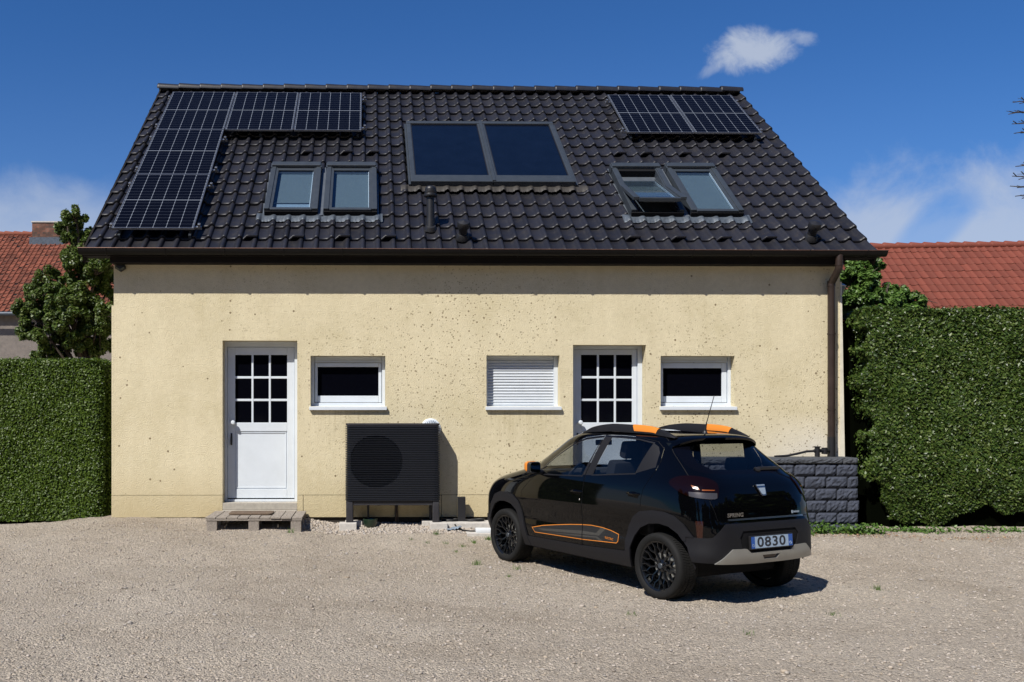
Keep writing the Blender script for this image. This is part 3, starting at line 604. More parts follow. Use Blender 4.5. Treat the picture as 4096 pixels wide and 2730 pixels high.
dp = mb.build('downpipe', M['pipe'], house, smooth=True, angle=40)
mb = MB(); mb.tube([(X0, -.085, 1.12), (X0, -.085, .83)], .053, 20); mb.build('pipe_foot', M['black'], dp, smooth=True, angle=40)

# roof windows
def skylight(u0, u1, v0, v1, open_=False, low=False):
    fr = MB(RF); w = .075
    # side covers, top cover, bottom
    fr.box(u0, u0 + w, v0 + .05, v1 - .10, -.05, .085, .006); fr.box(u1 - w, u1, v0 + .05, v1 - .10, -.05, .085, .006)
    fr.box(u0 + .012, u0 + .02 + w, v0 + .07, v1 - .12, -.05, .070, .004); fr.box(u1 - w - .02, u1 - .012, v0 + .07, v1 - .12, -.05, .070, .004)
    fr.box(u0 + .005, u1 - .005, v1 - .13, v1, -.05, .115, .014); fr.box(u0 - .01, u0 + .02, v1 - .16, v1 - .01, -.02, .095, .006); fr.box(u1 - .02, u1 + .01, v1 - .16, v1 - .01, -.02, .095, .006)
    f = fr.build('skylight', M['anth'], house)
    MB(RF).box(u0 + .004, u1 - .004, v0 + .022, v0 + .052, -.06, .045).build('lower_frame', M['matteblack'], f); MB(RF).box(u0 + w, u1 - w, v1 - .20, v1 - .12, -.05, .06).build('upper_frame', M['matteblack'], f)
    a, c, d, e = u0 + w + .012, u1 - w - .012, v0 + .055, v1 - .145
    T = RF
    if open_:
        pv = Vector(((u0 + u1) / 2, (d + e) / 2 + .10, .06)); T = RF @ Matrix.Translation(pv) @ Matrix.Rotation(math.radians(-13), 4, 'X') @ Matrix.Translation(-pv)
    s = MB(T); bw = .03
    s.box(a, a + bw, d, e, .02, .068, .004); s.box(c - bw, c, d, e, .02, .068, .004); s.box(a, c, d - .02, d + .045, .022, .078, .006); s.box(a + bw, c - bw, e - .07, e, .02, .066, .005)
    if open_: s.box(u0 + .002, a + .001, d, (d + e) / 2 + .08, .04, .09, .006); s.box(c - .001, u1 - .002, d, (d + e) / 2 + .08, .04, .09, .006)
    s.build('sash', M['anth'], f)
    s = MB(T); s.box(a + bw, c - bw, d + .045, e - .07, .050, .056); s.build('glass', M['roofglass'], f)
    s = MB(T); s.box(a + bw + .045, c - bw, d + .04, e - .09, .004, .010)
    s.build('blind', M['blind'], f)
    if low:
        s = MB(T); s.box(a + bw + .05, c - bw - .005, d + .05, d + .25, .016, .02); s.build('blind_hem', M['blindlow'], f)
        s = MB(T); s.box(a + bw + .02, c - bw, d + .26, d + .272, .018, .03); s.build('blind_bar', M['anth'], f)
    s = MB(T); s.box(a + bw, c - bw, e - .105, e - .092, .022, .036); s.build('blind_rail', M['silver'], f)
    s = MB(T); s.box(c - bw - .012, c - bw - .003, d + .05, e - .1, .02, .05); s.build('inner_lining', M['white'] , f)
    s = MB(RF); s.box(a, c, d, e, -.30, -.28); s.box(a - .01, a, d, e, -.28, .0); s.box(c, c + .01, d, e, -.28, .0); s.box(a, c, d - .01, d, -.28, .0); s.build('reveal', M['matteblack'] if not open_ else M['white'], f)
    return f
skylight(2.405, 3.185, .985, 2.585, low=True); skylight(3.27, 4.05, .985, 2.59)
so_ = skylight(7.765, 8.545, .985, 2.60, open_=True, low=True); tag(so_, 'roof window swung open at its lower edge'); skylight(8.64, 9.42, .985, 2.61)
for (a, b) in ((2.30, 4.13), (7.64, 9.52)):
    s = MB(RF); s.box(a + .05, b - .05, .93, 2.70, -.08, -.040); s.box((a + b) / 2 - .045, (a + b) / 2 + .045, .99, 2.55, -.04, .0)
    fl = s.build('skylight_flashing', M['alu_dark'], roof)
    V2 = []; F2 = []; nn = 240
    for i in range(nn):
        u = a + (b - a) * i / (nn - 1); t = (u / PW) % 1; z = np.interp(t, [0, .05, .3, .5, .6, .68, .76, .84, .91, .965, 1], [-.030, -.036, -.038, -.036, -.028, -.012, 0, .004, -.001, -.013, -.030])
        wob = .006 * math.sin(i * .9) + .004 * math.sin(i * 2.3)
        V2 += [rp(u, .865 + wob, z - .004), rp(u, .885, z + .006), rp(u, .97, z * .8 + .008), rp(u, 1.06, -.01)]
    F2 = [(4 * i + k, 4 * i + 4 + k, 4 * i + 5 + k, 4 * i + 1 + k) for i in range(nn - 1) for k in range(3)]
    mb = MB(); mb.add(V2, F2); mb.build('lead_apron', M['lead'], fl, smooth=True)
# vents on the roof
def pt(u, v): return rp(u, v, -.02)
b_ = pt(4.81, .66); mb = MB()
mb.tube([b_ + Vector((0, 0, -.12)), b_ + Vector((0, 0, .50))], .056, 22); mb.tube([b_ + Vector((0, 0, .0)), b_ + Vector((0, 0, .13))], [.066, .064], 22)
mb.lathe([(.056, .43), (.094, .44), (.098, .455), (.094, .475), (.082, .48), (.088, .50), (.088, .52), (.078, .525), (.08, .545), (.074, .57), (.05, .59), (.001, .598)], b_[:], 26)
vp = mb.build('vent_pipe', M['black'], roof, smooth=True, angle=40)
mb = MB(RF); mb.lathe([(.001, .03), (.07, .025), (.085, .0), (.10, -.03)], (4.81, .64, -.005), 24); mb.build('pipe_collar', M['black'], vp, smooth=True, angle=50)
for (u, v) in ((5.25, .39), (10.19, .40)):
    b_ = pt(u, v); mb = MB(RF)
    mb.lathe([(.062, -.10), (.062, .12), (.085, .125), (.088, .14), (.088, .20), (.08, .215), (.001, .235)], (u, v, 0), 22)
    mb.lathe([(.001, .04), (.08, .03), (.105, -.02), (.11, -.05)], (u, v, 0), 22); mb.build('roof_vent', M['black'], roof, smooth=True, angle=40)

# ------------------------------------------------------------------ solar panels
def make_panel():
    t = empty('solar_module', label='x', cat='solar panel'); W, H = 1.134, 1.722; fw = .009
    f = MB(); f.box(0, fw, 0, H, -.03, .0015, .0015); f.box(W - fw, W, 0, H, -.03, .0015, .0015); f.box(fw, W - fw, 0, fw, -.0295, .001); f.box(fw, W - fw, H - fw, H, -.0295, .001)
    f.build('frame', M['silver'], t, local=True)
    g = MB(); g.box(fw, W - fw, fw, H - fw, -.006, -.001); g.build('cell_sheet', M['cells'], t, local=True)
    g = MB(); g.box(.004, W - .004, -.001, H + .001, -.036, -.0305); g.build('back_frame', M['matteblack'], t, local=True)
    return t
pan = make_panel(); g0 = .02; W, H = 1.134, 1.722
def place(o, u, v, h, label, group):
    o.location = rp(u, v, h); o.rotation_euler = (TH, 0, 0); o['label'] = label; o['group'] = group; return o
GL = 'solar panels in the L-shaped array on the left of the roof'; GR = 'solar panels in the pair at the top right of the roof'
place(pan, .36, .356, .12, 'solar panel nearest the gutter, bottom of the column at the left verge', GL)
place(copy_tree(pan), .36, .356 + H + g0, .12, 'solar panel in the middle of the column at the left verge', GL)
place(copy_tree(pan), .36, .356 + 2 * (H + g0), .12, 'solar panel at the top left corner of the roof, top of its column', GL)
place(copy_tree(pan), .36 + W + g0, .356 + 2 * (H + g0), .12, 'solar panel between the corner panel and the right end panel of the left top row', GL)
place(copy_tree(pan), .36 + 2 * (W + g0), .356 + 2 * (H + g0), .12, 'solar panel at the right end of the left top row, above the left roof windows', GL)
place(copy_tree(pan), 8.308, 3.814, .12, 'solar panel of the right pair, on the side nearer the dark collector', GR)
place(copy_tree(pan), 8.308 + W + g0, 3.814, .12, 'solar panel of the right pair, nearest the right roof verge', GR)
railn = 0
def rail(u0, u1, v, label, group='mounting rails under the solar panels'):
    t = empty('mounting_rail', rp(u0, v, .06), (TH, 0, 0), label, 'rail', group); w_ = u1 - u0
    s = MB(); s.box(0, w_, -.02, .02, -.02, .022, .003); s.build('bar', M['silver'], t, local=True)
    for x in (.03, w_ - .03):
        s = MB(); s.box(x - .018, x + .018, -.022, .022, .022, .064, .003); s.tube([(x, 0, .06), (x, 0, .072)], .008, 8); s.build('clamp', M['silver'], t, local=True)
    k = max(2, int(w_ / 1.0)); 
    for i in range(k):
        x = .15 + (w_ - .3) * i / (k - 1); s = MB(); s.box(x - .018, x + .018, -.13, .0, -.05, -.022, .003); s.box(x - .018, x + .018, -.16, -.13, -.09, -.03, .003); s.build('roof_hook', M['anth'], t, local=True)
vv = [.356 + .12, .356 + H - .30, .356 + H + g0 + .24, .356 + 2 * H + g0 - .3, .356 + 2 * (H + g0) + .20]
nm = ['lowest', 'second lowest', 'third lowest', 'fourth lowest', 'fifth lowest']
for v_, n_ in zip(vv[:4], nm): rail(.30, .36 + W + .09, v_, f'{n_} aluminium rail under the left solar column')
rail(.30, .36 + 3 * W + .04 + .09, vv[4], 'aluminium rail under the lower part of the left top solar row')
rail(.30, .36 + 3 * W + .04 + .09, .356 + 3 * H + .04 - .22, 'aluminium rail under the upper part of the left top solar row')
rail(8.308 - .08, 8.308 + 2 * W + .02 + .06, 3.814 + .14, 'aluminium rail under the lower part of the right solar pair')
rail(8.308 - .08, 8.308 + 2 * W + .02 + .06, 3.814 + H - .25, 'aluminium rail under the upper part of the right solar pair')
# thermal collector pair let into the roof
cth = empty('solar_collector', rp(4.58, 1.98), label='dark blue twin solar thermal collector set into the middle of the black roof', cat='solar collector')
f = MB(RF); u0, u1, v0, v1 = 4.575, 7.12, 1.985, 4.36
f.box(u0, u0 + .075, v0 + .2, v1 - .06, -.05, .07, .01); f.box(u1 - .075, u1, v0 + .2, v1 - .06, -.05, .07, .01); f.box(u0, u1, v1 - .10, v1, -.05, .078, .01); f.box(u0, 5.843, v0, v0 + .225, -.05, .072, .01); f.box(5.847, u1, v0, v0 + .225, -.05, .072, .01)
f.box(5.80, 5.92, v0 + .19, v1 - .08, -.05, .068, .01); f.box(5.835, 5.885, v0 + .01, v1 + .01, .066, .088, .004); f.box(u0 - .03, u0, v0, v1, -.05, .02, .004); f.box(u1, u1 + .04, v0, v1, -.05, .02, .004)
f.build('frame', M['anth'], cth, recalc=True)
for (a, b) in ((4.65, 5.80), (5.92, 7.045)):
    s = MB(RF); s.box(a + .012, b - .012, v0 + .237, v1 - .112, .030, .048); s.build('absorber_glass', M['collector'], cth)
    s = MB(RF); s.box(a, a + .012, v0 + .2255, v1 - .1005, .03, .062); s.box(b - .012, b, v0 + .2255, v1 - .1005, .03, .062); s.box(a + .012, b - .012, v0 + .2255, v0 + .237, .03, .06); s.box(a + .012, b - .012, v1 - .112, v1 - .1005, .03, .06); s.build('seal', M['black'], cth)
V2 = []; nn = 300; a, b = 4.42, 7.3
for i in range(nn):
    u = a + (b - a) * i / (nn - 1); t = (u / PW) % 1; z = np.interp(t, [0, .05, .3, .5, .6, .68, .76, .84, .91, .965, 1], [-.030, -.036, -.038, -.036, -.028, -.012, 0, .004, -.001, -.013, -.030])
    wob = .008 * math.sin(i * .7) + .005 * math.sin(i * 1.9)
    V2 += [rp(u, 1.86 + wob, z - .004), rp(u, 1.88, z + .004), rp(u, 1.96, z * .6 + .01), rp(u, 2.05, -.02)]
F2 = [(4 * i + k, 4 * i + 4 + k, 4 * i + 5 + k, 4 * i + 1 + k) for i in range(nn - 1) for k in range(3)]
mb = MB(); mb.add(V2, F2); mb.build('apron', M['brownlead'], cth, smooth=True)

# ------------------------------------------------------------------ heat pump on its stand
hp = empty('heat_pump', (.335, -.19, -.03), label='black ribbed heat pump with round fan grille on a stand before the yellow wall', cat='heat pump')
x0, x1, y0, y1, z0, z1 = -.302, .972, -.34, -.045, .262, 1.285
def outline(nf=110):
    r = .055; pts = []
    for i in range(nf): pts.append((x0 + r + (x1 - x0 - 2 * r) * i / (nf - 1), y0, 0))
    def arc(cx, cy, a0, a1, n=6): return [(cx + r * math.cos(a), cy + r * math.sin(a), 1) for a in np.linspace(a0, a1, n + 2)[1:-1]]
    pts += arc(x1 - r, y0 + r, -PI / 2, 0)
    for i in range(8): pts.append((x1, y0 + r + (y1 - y0 - 2 * r) * i / 7, 1))
    pts += arc(x1 - r, y1 - r, 0, PI / 2)
    for i in range(6): pts.append((x1 - r - (x1 - x0 - 2 * r) * i / 5, y1, 1))
    pts += arc(x0 + r, y1 - r, PI / 2, PI)
    for i in range(8): pts.append((x0, y1 - r - (y1 - y0 - 2 * r) * i / 7, 1))
    pts += arc(x0 + r, y0 + r, PI, 1.5 * PI); return np.array(pts)
ol = outline(); P = len(ol); cxo, cyo = (x0 + x1) / 2, (y0 + y1) / 2
nr_ = 42; pt_ = (z1 - z0) / nr_; V = []
hw, hd = (x1 - x0) / 2, (y1 - y0) / 2; fx, fz, fr_ = .108, .795, .345
for k in range(nr_):
    for (f_, off) in ((.0, -.004), (.05, .008), (.14, .0125), (.29, .012), (.36, .009), (.44, .0), (.50, -.012), (.97, -.012)):
        z = z0 + (k + f_) * pt_
        d = np.hypot(ol[:, 0] - fx, z - fz); front = ol[:, 2] == 0
        ins = np.where(front, 1 - sm(fr_ - .006, fr_ + .012, d), 0)
        o = np.full(P, off); depth = np.where(f_ >= .30, -.06 * ins, .0 * ins)
        n_x = (ol[:, 0] - cxo) / hw; n_y = (ol[:, 1] - cyo) / hd
        px_ = ol[:, 0] + np.where(np.abs(n_x) > .9, np.sign(n_x) * o, 0); py_ = ol[:, 1] + np.where(np.abs(n_y) > .8, np.sign(n_y) * o, 0) - np.where(front, depth, 0)
        V += list(zip(px_, py_, np.full(P, z)))
V = np.array(V); K = len(V) // P; ii, jj = np.meshgrid(np.arange(P), np.arange(K - 1)); a = (jj * P + ii).ravel(); b = (jj * P + (ii + 1) % P).ravel()
np_mesh('casing', V, np.stack([a, b, b + P, a + P], 1), M['pump'], hp, smooth=True).data.set_sharp_from_angle(angle=math.radians(50))
for o in bpy.data.objects:
    if o.name == 'casing': o.matrix_parent_inverse = Matrix.Translation(-Vector(hp.location))
def rrect(x0, x1, y0, y1, r, n=6):
    p = []
    for (cx, cy, a) in ((x1 - r, y0 + r, -PI / 2), (x1 - r, y1 - r, 0), (x0 + r, y1 - r, PI / 2), (x0 + r, y0 + r, PI)): p += [(cx + r * math.cos(a + PI / 2 * i / n), cy + r * math.sin(a + PI / 2 * i / n)) for i in range(n + 1)]
    return p
mb = MB(); mb.prism(rrect(x0 - .004, x1 + .004, y0 - .006, y1 + .004, .055), z1 - .004, z1 + .026, 'Z', .004); mb.build('top_cover', M['pumpleg'], hp, smooth=True, angle=35)
mb = MB(); mb.prism(rrect(x0 - .002, x1 + .002, y0 - .002, y1, .055), z0 - .012, z0 + .004, 'Z', .003); mb.build('base_tray', M['pumpleg'], hp, smooth=True, angle=35)
for (a, b, c, d) in ((x0, x0 + .10, y0 + .005, y0 + .085), (x1 - .095, x1, y0 + .005, y0 + .085), (x0 + .03, x0 + .07, -.10, -.06), (x1 - .125, x1 - .085, -.10, -.06)):
    mb = MB(); mb.prism(rrect(a, b, c, d, .018), -.036, z0 - .013, 'Z', .003); mb.build('leg', M['pumpleg'], hp, smooth=True, angle=35)
mb = MB(); mb.box(x0 + .101, x1 - .096, y0 + .02, y0 + .05, .194, z0 - .014, .004); mb.box(x0 + .071, x1 - .126, -.095, -.068, .20, z0 - .014, .004); mb.build('crossbar', M['pumpleg'], hp)
mb = MB(); mb.tube([(.0, -.15, z0), (.0, -.15, -.02)], .016, 10); mb.build('drain_pipe', M['black'], hp, smooth=True, angle=40)
mb = MB(); mb.tube([(.385, -.03, z0), (.385, -.03, -.10)], .014, 8); mb.tube([(.41, -.035, z0), (.405, -.035, .1), (.42, -.045, -.09)], .008, 8); mb.build('supply_pipe', M['pipe'], hp, smooth=True, angle=40)
GB = 'concrete blocks carrying the heat pump stand'
for (x, y, lb) in ((-.275, -.345, 'pale concrete block under the left front leg of the heat pump'), (.955, -.345, 'pale concrete block under the right front leg of the heat pump'), (-.20, -.10, 'concrete block under the left rear leg of the heat pump'), (.86, -.10, 'concrete block under the right rear leg of the heat pump')):
    mb = MB(); w_ = .118; mb.box(-w_, w_, -.10, .10 if y < -.3 else .07, -.15, 0, .008); o = mb.build('concrete_block', M['concrete']); o.location = (x, y, -.037); tag(o, lb, 'block', GB)
mb = MB(); mb.lathe([(.001, 0), (.06, 0), (.085, .03), (.10, .09), (.103, .13), (.097, .135), (.09, .125), (.075, .03), (.001, .015)], (0, 0, 0), 28)
o = mb.build('flower_pot', M['potgreen'], None, smooth=True, angle=50); o.location = (.03, -.20, -.135); tag(o, 'dark green glazed pot on the pebbles beneath the heat pump', 'pot')

# round white wall vent half hidden behind the pump
wv = empty('wall_vent', (.875, -.01, 1.236), label='round white slotted vent cap on the wall behind the heat pump', cat='vent')
mb = MB(); mb.lathe([(.001, -.035), (.05, -.035), (.065, -.03), (.085, -.028), (.12, -.022), (.138, -.012), (.142, .0), (.142, .01)], (.875, -.01, 1.236), 40, 'Y'); mb.build('cover', M['white'], wv, smooth=True, angle=35)
for i in range(24):
    a = 2 * PI * i / 24; mb = MB(Matrix.Translation((.875, -.04, 1.236)) @ Matrix.Rotation(a, 4, 'Y')); mb.box(-.005, .005, -.002, .006, .080, .118); mb.build('slot', M['greyplastic'], wv)
# corner lamp beneath the eave, left
cl_ = empty('solar_wall_lamp', (-3.44, -.02, 3.42), label='small dark V-shaped lamp under the eave at the left wall corner', cat='lamp')
mb = MB(); mb.prism([(-3.50, 3.50), (-3.505, 3.455), (-3.435, 3.412), (-3.365, 3.455), (-3.37, 3.50)], -.07, -.002, 'Y', .004); mb.build('housing', M['black'], cl_)
for s_ in (-1, 1):
    mb = MB(); mb.prism([(-3.435 + s_ * .058, 3.452), (-3.435 + s_ * .006, 3.420), (-3.435 + s_ * .006, 3.448), (-3.435 + s_ * .058, 3.480)], -.076, -.071, 'Y'); mb.build('lens', M['lampglass'], cl_)
# floodlight on the right gable
fl_ = empty('floodlight', (6.68, .4, 3.28), label='silvery floodlight with bracket on the right side wall', cat='lamp')
mb = MB(); mb.box(6.646, 6.665, .34, .46, 3.10, 3.36, .004); mb.tube([(6.66, .4, 3.30), (6.75, .4, 3.34)], .02, 10); mb.build('bracket', M['silver'], fl_)
mb = MB(Matrix.Translation((6.80, .40, 3.26)) @ Matrix.Rotation(.25, 4, 'Y') @ Matrix.Rotation(.4, 4, 'X')); mb.box(-.09, .10, -.05, .05, -.085, .085, .012); mb.build('head', M['silver'], fl_)
mb = MB(Matrix.Translation((6.80, .40, 3.26)) @ Matrix.Rotation(.25, 4, 'Y') @ Matrix.Rotation(.4, 4, 'X')); mb.box(-.07, .08, -.053, -.0505, -.065, .065); mb.build('lens', M['greyplastic'], fl_)

# post, slab, cable and box right of the pump
o = MB().box(.99, 1.72, -.34, -.02, -.22, -.045, .01).build('foundation_slab', M['concrete']); tag(o, 'shaded low concrete slab under the black post by the wall', 'slab')
po = empty('cable_post', (1.29, -.12, -.045), label='short black post with cable loops between heat pump and car', cat='post')
o = MB().box(1.242, 1.345, -.165, -.085, -.044, .292, .004).build('housing', M['black'], po)
for (cx_, r_) in ((1.13, .11), (1.47, .13)):
    mb = MB()
    for k in range(2): mb.tube([(cx_ + (r_ + .01 * k) * math.cos(a), -.13 + .07 * math.sin(a), -.036 + .014 * k + .004 * math.sin(3 * a)) for a in np.linspace(0, 2 * PI, 28)[:-1]], .008, 6, closed=True)
    mb.build('cable_loop', M['cable'], po, smooth=True, angle=60)
gr = lambda x, y, h=0: float(gz(x, y)) + h
mb = MB(); mb.tube([(1.18, -.36, gr(1.18, -.36, .05)), (1.20, -.45, gr(1.2, -.45, .03)), (1.27, -.58, gr(1.27, -.58, .02)), (1.36, -.66, gr(1.36, -.66, .03)), (1.46, -.68, gr(1.46, -.68, .04))], .010, 8)
tag(mb.build('cable', M['cable'], None, smooth=True, angle=60), 'black cable curving over the pebbles to the white box', 'cable')
mb = MB(); mb.box(1.30, 1.80, -.82, -.60, -.24, gr(1.4, -.7, .025), .008); tag(mb.build('paving_slab', M['concrete'], None), 'thin pale concrete slab under the white box behind the front wheel', 'slab')
mb = MB(); hh = gr(1.4, -.7, .026); mb.box(1.42, 1.74, -.79, -.64, hh, hh + .055, .016); mb.box(1.425, 1.735, -.785, -.645, hh - .004 + .004, hh + .012); tag(mb.build('junction_box', M['whiteplastic'], None, smooth=True, angle=40), 'flat white plastic box on the ground left of the front wheel', 'box')
V = []; n = 9
for i in range(n):
    for j in range(n): V.append((1.06 + .19 * i / (n - 1) + random.uniform(-.008, .008), -.60 + .14 * j / (n - 1) + .05 * i / n + random.uniform(-.006, .006), gr(1.1, -.55, .025) + random.uniform(-.012, .018) + .035 * (i / n) ** 2))
o = np_mesh('plastic_sheet', V, [(i * n + j, (i + 1) * n + j, (i + 1) * n + j + 1, i * n + j + 1) for i in range(n - 1) for j in range(n - 1)], M['greyplastic'])
o.modifiers.new('thick', 'SOLIDIFY').thickness = .003; tag(o, 'crumpled grey plastic sheet on the pebbles beside the right concrete block', 'plastic')

# pallet with a coir mat
pl = empty('pallet', (-1.49, -.45, -.06), label='weathered wooden pallet as a step before the left door', cat='pallet')
px0, px1, py0, py1, zt = -2.125, -.855, -.86, -.035, .092
nb = 9; bw = (px1 - px0) / nb
for i in range(nb):
    mb = MB(); a = px0 + i * bw + .004 + random.uniform(-.002, .002); jz = random.uniform(-.003, .004); mb.box(a, a + bw - .010, py0 + random.uniform(-.012, .012), py1, zt - .020 + jz, zt + jz, .003); mb.build('deck_board', M['wood'], pl)
for y in (py0 + .005, (py0 + py1) / 2 - .05, py1 - .11): MB().box(px0 + .01, px1 - .01, y, y + .10, zt - .044, zt - .023, .003).build('stringer', M['wood'], pl)
for y in (py0 + .012, (py0 + py1) / 2 - .045, py1 - .10):
    for x in (px0 + .02, (px0 + px1) / 2 - .07, px1 - .155): MB().box(x, x + .135, y, y + .09, zt - .21, zt - .0445, .005).build('block', M['wood'], pl)
mb = MB(); mb.prism(rrect(-1.86, -1.28, -.60, -.24, .06), zt + .006, zt + .024, 'Z', .005); tag(mb.build('doormat', M['coir'], None, smooth=True, angle=40), 'brown coir doormat lying on the pallet', 'doormat')

# grey block retaining wall on the right
rw = empty('retaining_wall', (5.8, -.3, -.15), label='low slate grey wall of rough faced blocks between car and right hedge', cat='wall')
mb = MB(); wx0, wx1, wy = 4.55, 6.66, -.45; MBk = MB(); MBk.box(wx0 + .01, wx1 - .012, wy + .018, -.02, -.5, .745); 
def rockface(mb, a, b, z0, z1, y):
    n, m = max(3, int((b - a) / .03)), 5; V = []; 
    for j in range(m + 1):
        for i in range(n + 1):
            e = min(i, n - i) == 0 or min(j, m - j) == 0
            V.append((a + (b - a) * i / n, y + (0.014 if e else random.uniform(-.014, .004)), z0 + (z1 - z0) * j / m))
    F = [(j * (n + 1) + i, j * (n + 1) + i + 1, (j + 1) * (n + 1) + i + 1, (j + 1) * (n + 1) + i) for j in range(m) for i in range(n)]
    mb.add(V, F); mb.box(a, b, y + .014, y + .05, z0, z1)
bl = .291
for c in range(6):
    zt_ = .748 - c * .163; zb_ = zt_ - .148; off = 0 if c % 2 == 0 else bl / 2; x = wx1 + off + .0 ; a = x
    leanx = .006 * c
    while a > wx0:
        b2 = min(a, wx1 + leanx); a2 = max(a - bl + .010, wx0)
        if b2 - a2 > .03: rockface(mb, a2, b2, zb_, zt_, wy - .003 * c)
        a -= bl
mb.build('blockwork', M['blocks'], rw, smooth=False, recalc=False); MBk.build('core', M['matteblack'], rw)
for (a, b) in ((4.55, 5.42), (5.425, 6.46), (6.465, 6.665)):
    m2 = MB(); m2.box(a, b, wy + .012, -.012, .762, .842, .006); rockface(m2, a + .003, b - .003, .765, .835, wy - .006); m2.build('coping', M['coping'], rw, recalc=False)
hz = empty('hose', (6.2, -.16, .86), label='black hose with tap fitting on the grey wall at the downpipe', cat='hose')
mb = MB(); mb.tube([(5.62, -.22, .85), (5.80, -.22, .862), (5.95, -.20, .89), (6.08, -.18, .918), (6.20, -.17, .925)], .016, 10); mb.build('tube', M['black'], hz, smooth=True, angle=60)
mb = MB(); mb.tube([(6.24, -.17, .85), (6.24, -.17, .975)], .034, 14); mb.tube([(6.24, -.17, .975), (6.24, -.17, .99)], .045, 14); mb.tube([(6.20, -.17, .925), (6.43, -.11, .93)], .026, 12); mb.tube([(6.36, -.13, .88), (6.36, -.13, .97)], .038, 12); mb.build('fitting', M['black'], hz, smooth=True, angle=40)

# ------------------------------------------------------------------ plants
def leaves(C, Nn, size, asp=1.7, tilt=.7, mat=None, name='foliage', parent=None, fold=.25):
    """C centres, Nn preferred outward normals; diamond leaves folded along the midrib"""
    n = len(C); d = Nn + rng.normal(0, tilt, (n, 3)); d /= np.linalg.norm(d, axis=1)[:, None]
    r = rng.normal(0, 1, (n, 3)); t = np.cross(d, r); t /= np.linalg.norm(t, axis=1)[:, None]; b = np.cross(d, t)
    s = (size * rng.uniform(.6, 1.3, n))[:, None]
    P = np.stack([C - t * s * asp * .5, C + b * s * .5 + d * s * fold * .4, C + t * s * asp * .5, C - b * s * .5 + d * s * fold * .4, C - d * s * .0], 1)
    V = P[:, :4].reshape(-1, 3); o = (np.arange(n) * 4)[:, None]; F = np.concatenate([o + [0, 1, 2], o + [0, 2, 3]], 0)
    return np_mesh(name, V, F, mat, parent)
def hedge(name, label, box, nleaf, size, mat, xleft=None, base=None, topn=.12, lab2=None, asp=1.6, shape=None, bulge=.03):
    x0, x1, y0, y1, z0, z1 = box; t = empty(name, ((x0 + x1) / 2, y0, z0), label=label, cat='hedge')
    # front, top and the side facing the yard
    nf = int(nleaf * .72); nt_ = int(nleaf * .14); ns = nleaf - nf - nt_
    def lump(a, b): return bulge * (np.sin(a * 3.1 + b * 1.7) + .6 * np.sin(a * 7.3 - b * 5.1) + .5 * np.sin(b * 9 + a * 4))
    X = rng.uniform(x0, x1, nf); Zz = z0 + (z1 - z0) * rng.random(nf); dep = np.abs(rng.normal(0, .045, nf)); Yy = y0 + dep - lump(X, Zz); Cf = np.stack([X, Yy, Zz], 1); Nf = np.tile([0, -1, .35], (nf, 1))
    X2 = rng.uniform(x0, x1, nt_); Y2 = rng.uniform(y0, y1, nt_); Ct = np.stack([X2, Y2, z1 + lump(X2, Y2) * .5 + rng.normal(0, .02, nt_)], 1); Nt = np.tile([0, -.2, 1.], (nt_, 1))
    sx_ = x1 if xleft is None else x0; Y3 = rng.uniform(y0, y1, ns); Z3 = rng.uniform(z0, z1, ns); Cs = np.stack([sx_ + rng.normal(0, .03, ns), Y3, Z3], 1); Ns = np.tile([1. if xleft is None else -1, 0, .3], (ns, 1))
    C = np.concatenate([Cf, Ct, Cs]); Nn = np.concatenate([Nf, Nt, Ns])
    if shape: keep, C = shape(C); Nn = Nn[keep]
    leaves(C, Nn, size, asp, .55, mat, 'foliage', None).parent = t
    bpy.data.objects[[o.name for o in t.children][0]].matrix_parent_inverse = Matrix.Translation(-Vector(t.location))
    return t
def lshape(C):   # rounded top right edge
    keep = np.ones(len(C), bool); d = np.clip((C[:, 0] + 3.83) / .15, 0, 1); C[:, 2] = np.where(C[:, 2] > 2.05, C[:, 2] - d ** 2 * .10, C[:, 2]); C[:, 1] = np.where(C[:, 1] < .2, C[:, 1] + d ** 2 * .10, C[:, 1])
    C[:, 2] += .0; return keep, C[keep]
lh = hedge('box_hedge', 'clipped small leaved green hedge left of the house', (-6.6, -3.70, .06, 1.0, -.06, 2.185), 120000, .021, M['leaf_hl'], shape=lshape, bulge=.014)
o = MB().box(-6.6, -3.73, .13, .95, -.2, 2.14, .05).build('shade_core', M['core'], lh)  # solid dark box, paints the shade behind the leaves
def rshape(C):   # left edge recedes to the right near the ground, bottom open and ragged
    z = C[:, 2]; xe = 6.80 + .05 * np.sin(z * 6) + .04 * np.sin(z * 15 + 1) + np.interp(z, [-.2, .1, .5, 1.2, 2.4, 3], [.55, .40, .22, .12, .02, .10])
    C[:, 0] = np.where((C[:, 0] < xe) & (C[:, 1] < .15), xe + rng.random(len(C)) * .25, C[:, 0])
    lowb = .0 + .12 * np.sin(C[:, 0] * 2.3) + .07 * np.sin(C[:, 0] * 6.1) + .04 * np.sin(C[:, 0] * 14)
    keep = (z > lowb) | (C[:, 1] > .5); keep &= ~((C[:, 1] > .15) & (C[:, 0] < 6.95))
    C = C[keep]; C[:, 1] += np.clip((.7 - C[:, 2]) / .9, 0, 1) ** 1.5 * .22; return keep, C
rh = hedge('privet_hedge', 'tall dense hedge with glossy leaves right of the house', (6.70, 10.6, -.30, 1.0, -.17, 2.88), 135000, .027, M['leaf_hr'], xleft=1, shape=rshape, bulge=.022, asp=1.9)
o = MB().box(6.98, 10.6, -.06, .95, -.3, 2.80, .06).build('shade_core', M['core'], rh)  # black box painted as the shaded inside of the hedge
o = MB().box(6.76, 7.1, .25, .95, -.3, 2.78, .04).build('gap_shade', M['core'], rh)  # black box put in as the deep shade between house and hedge
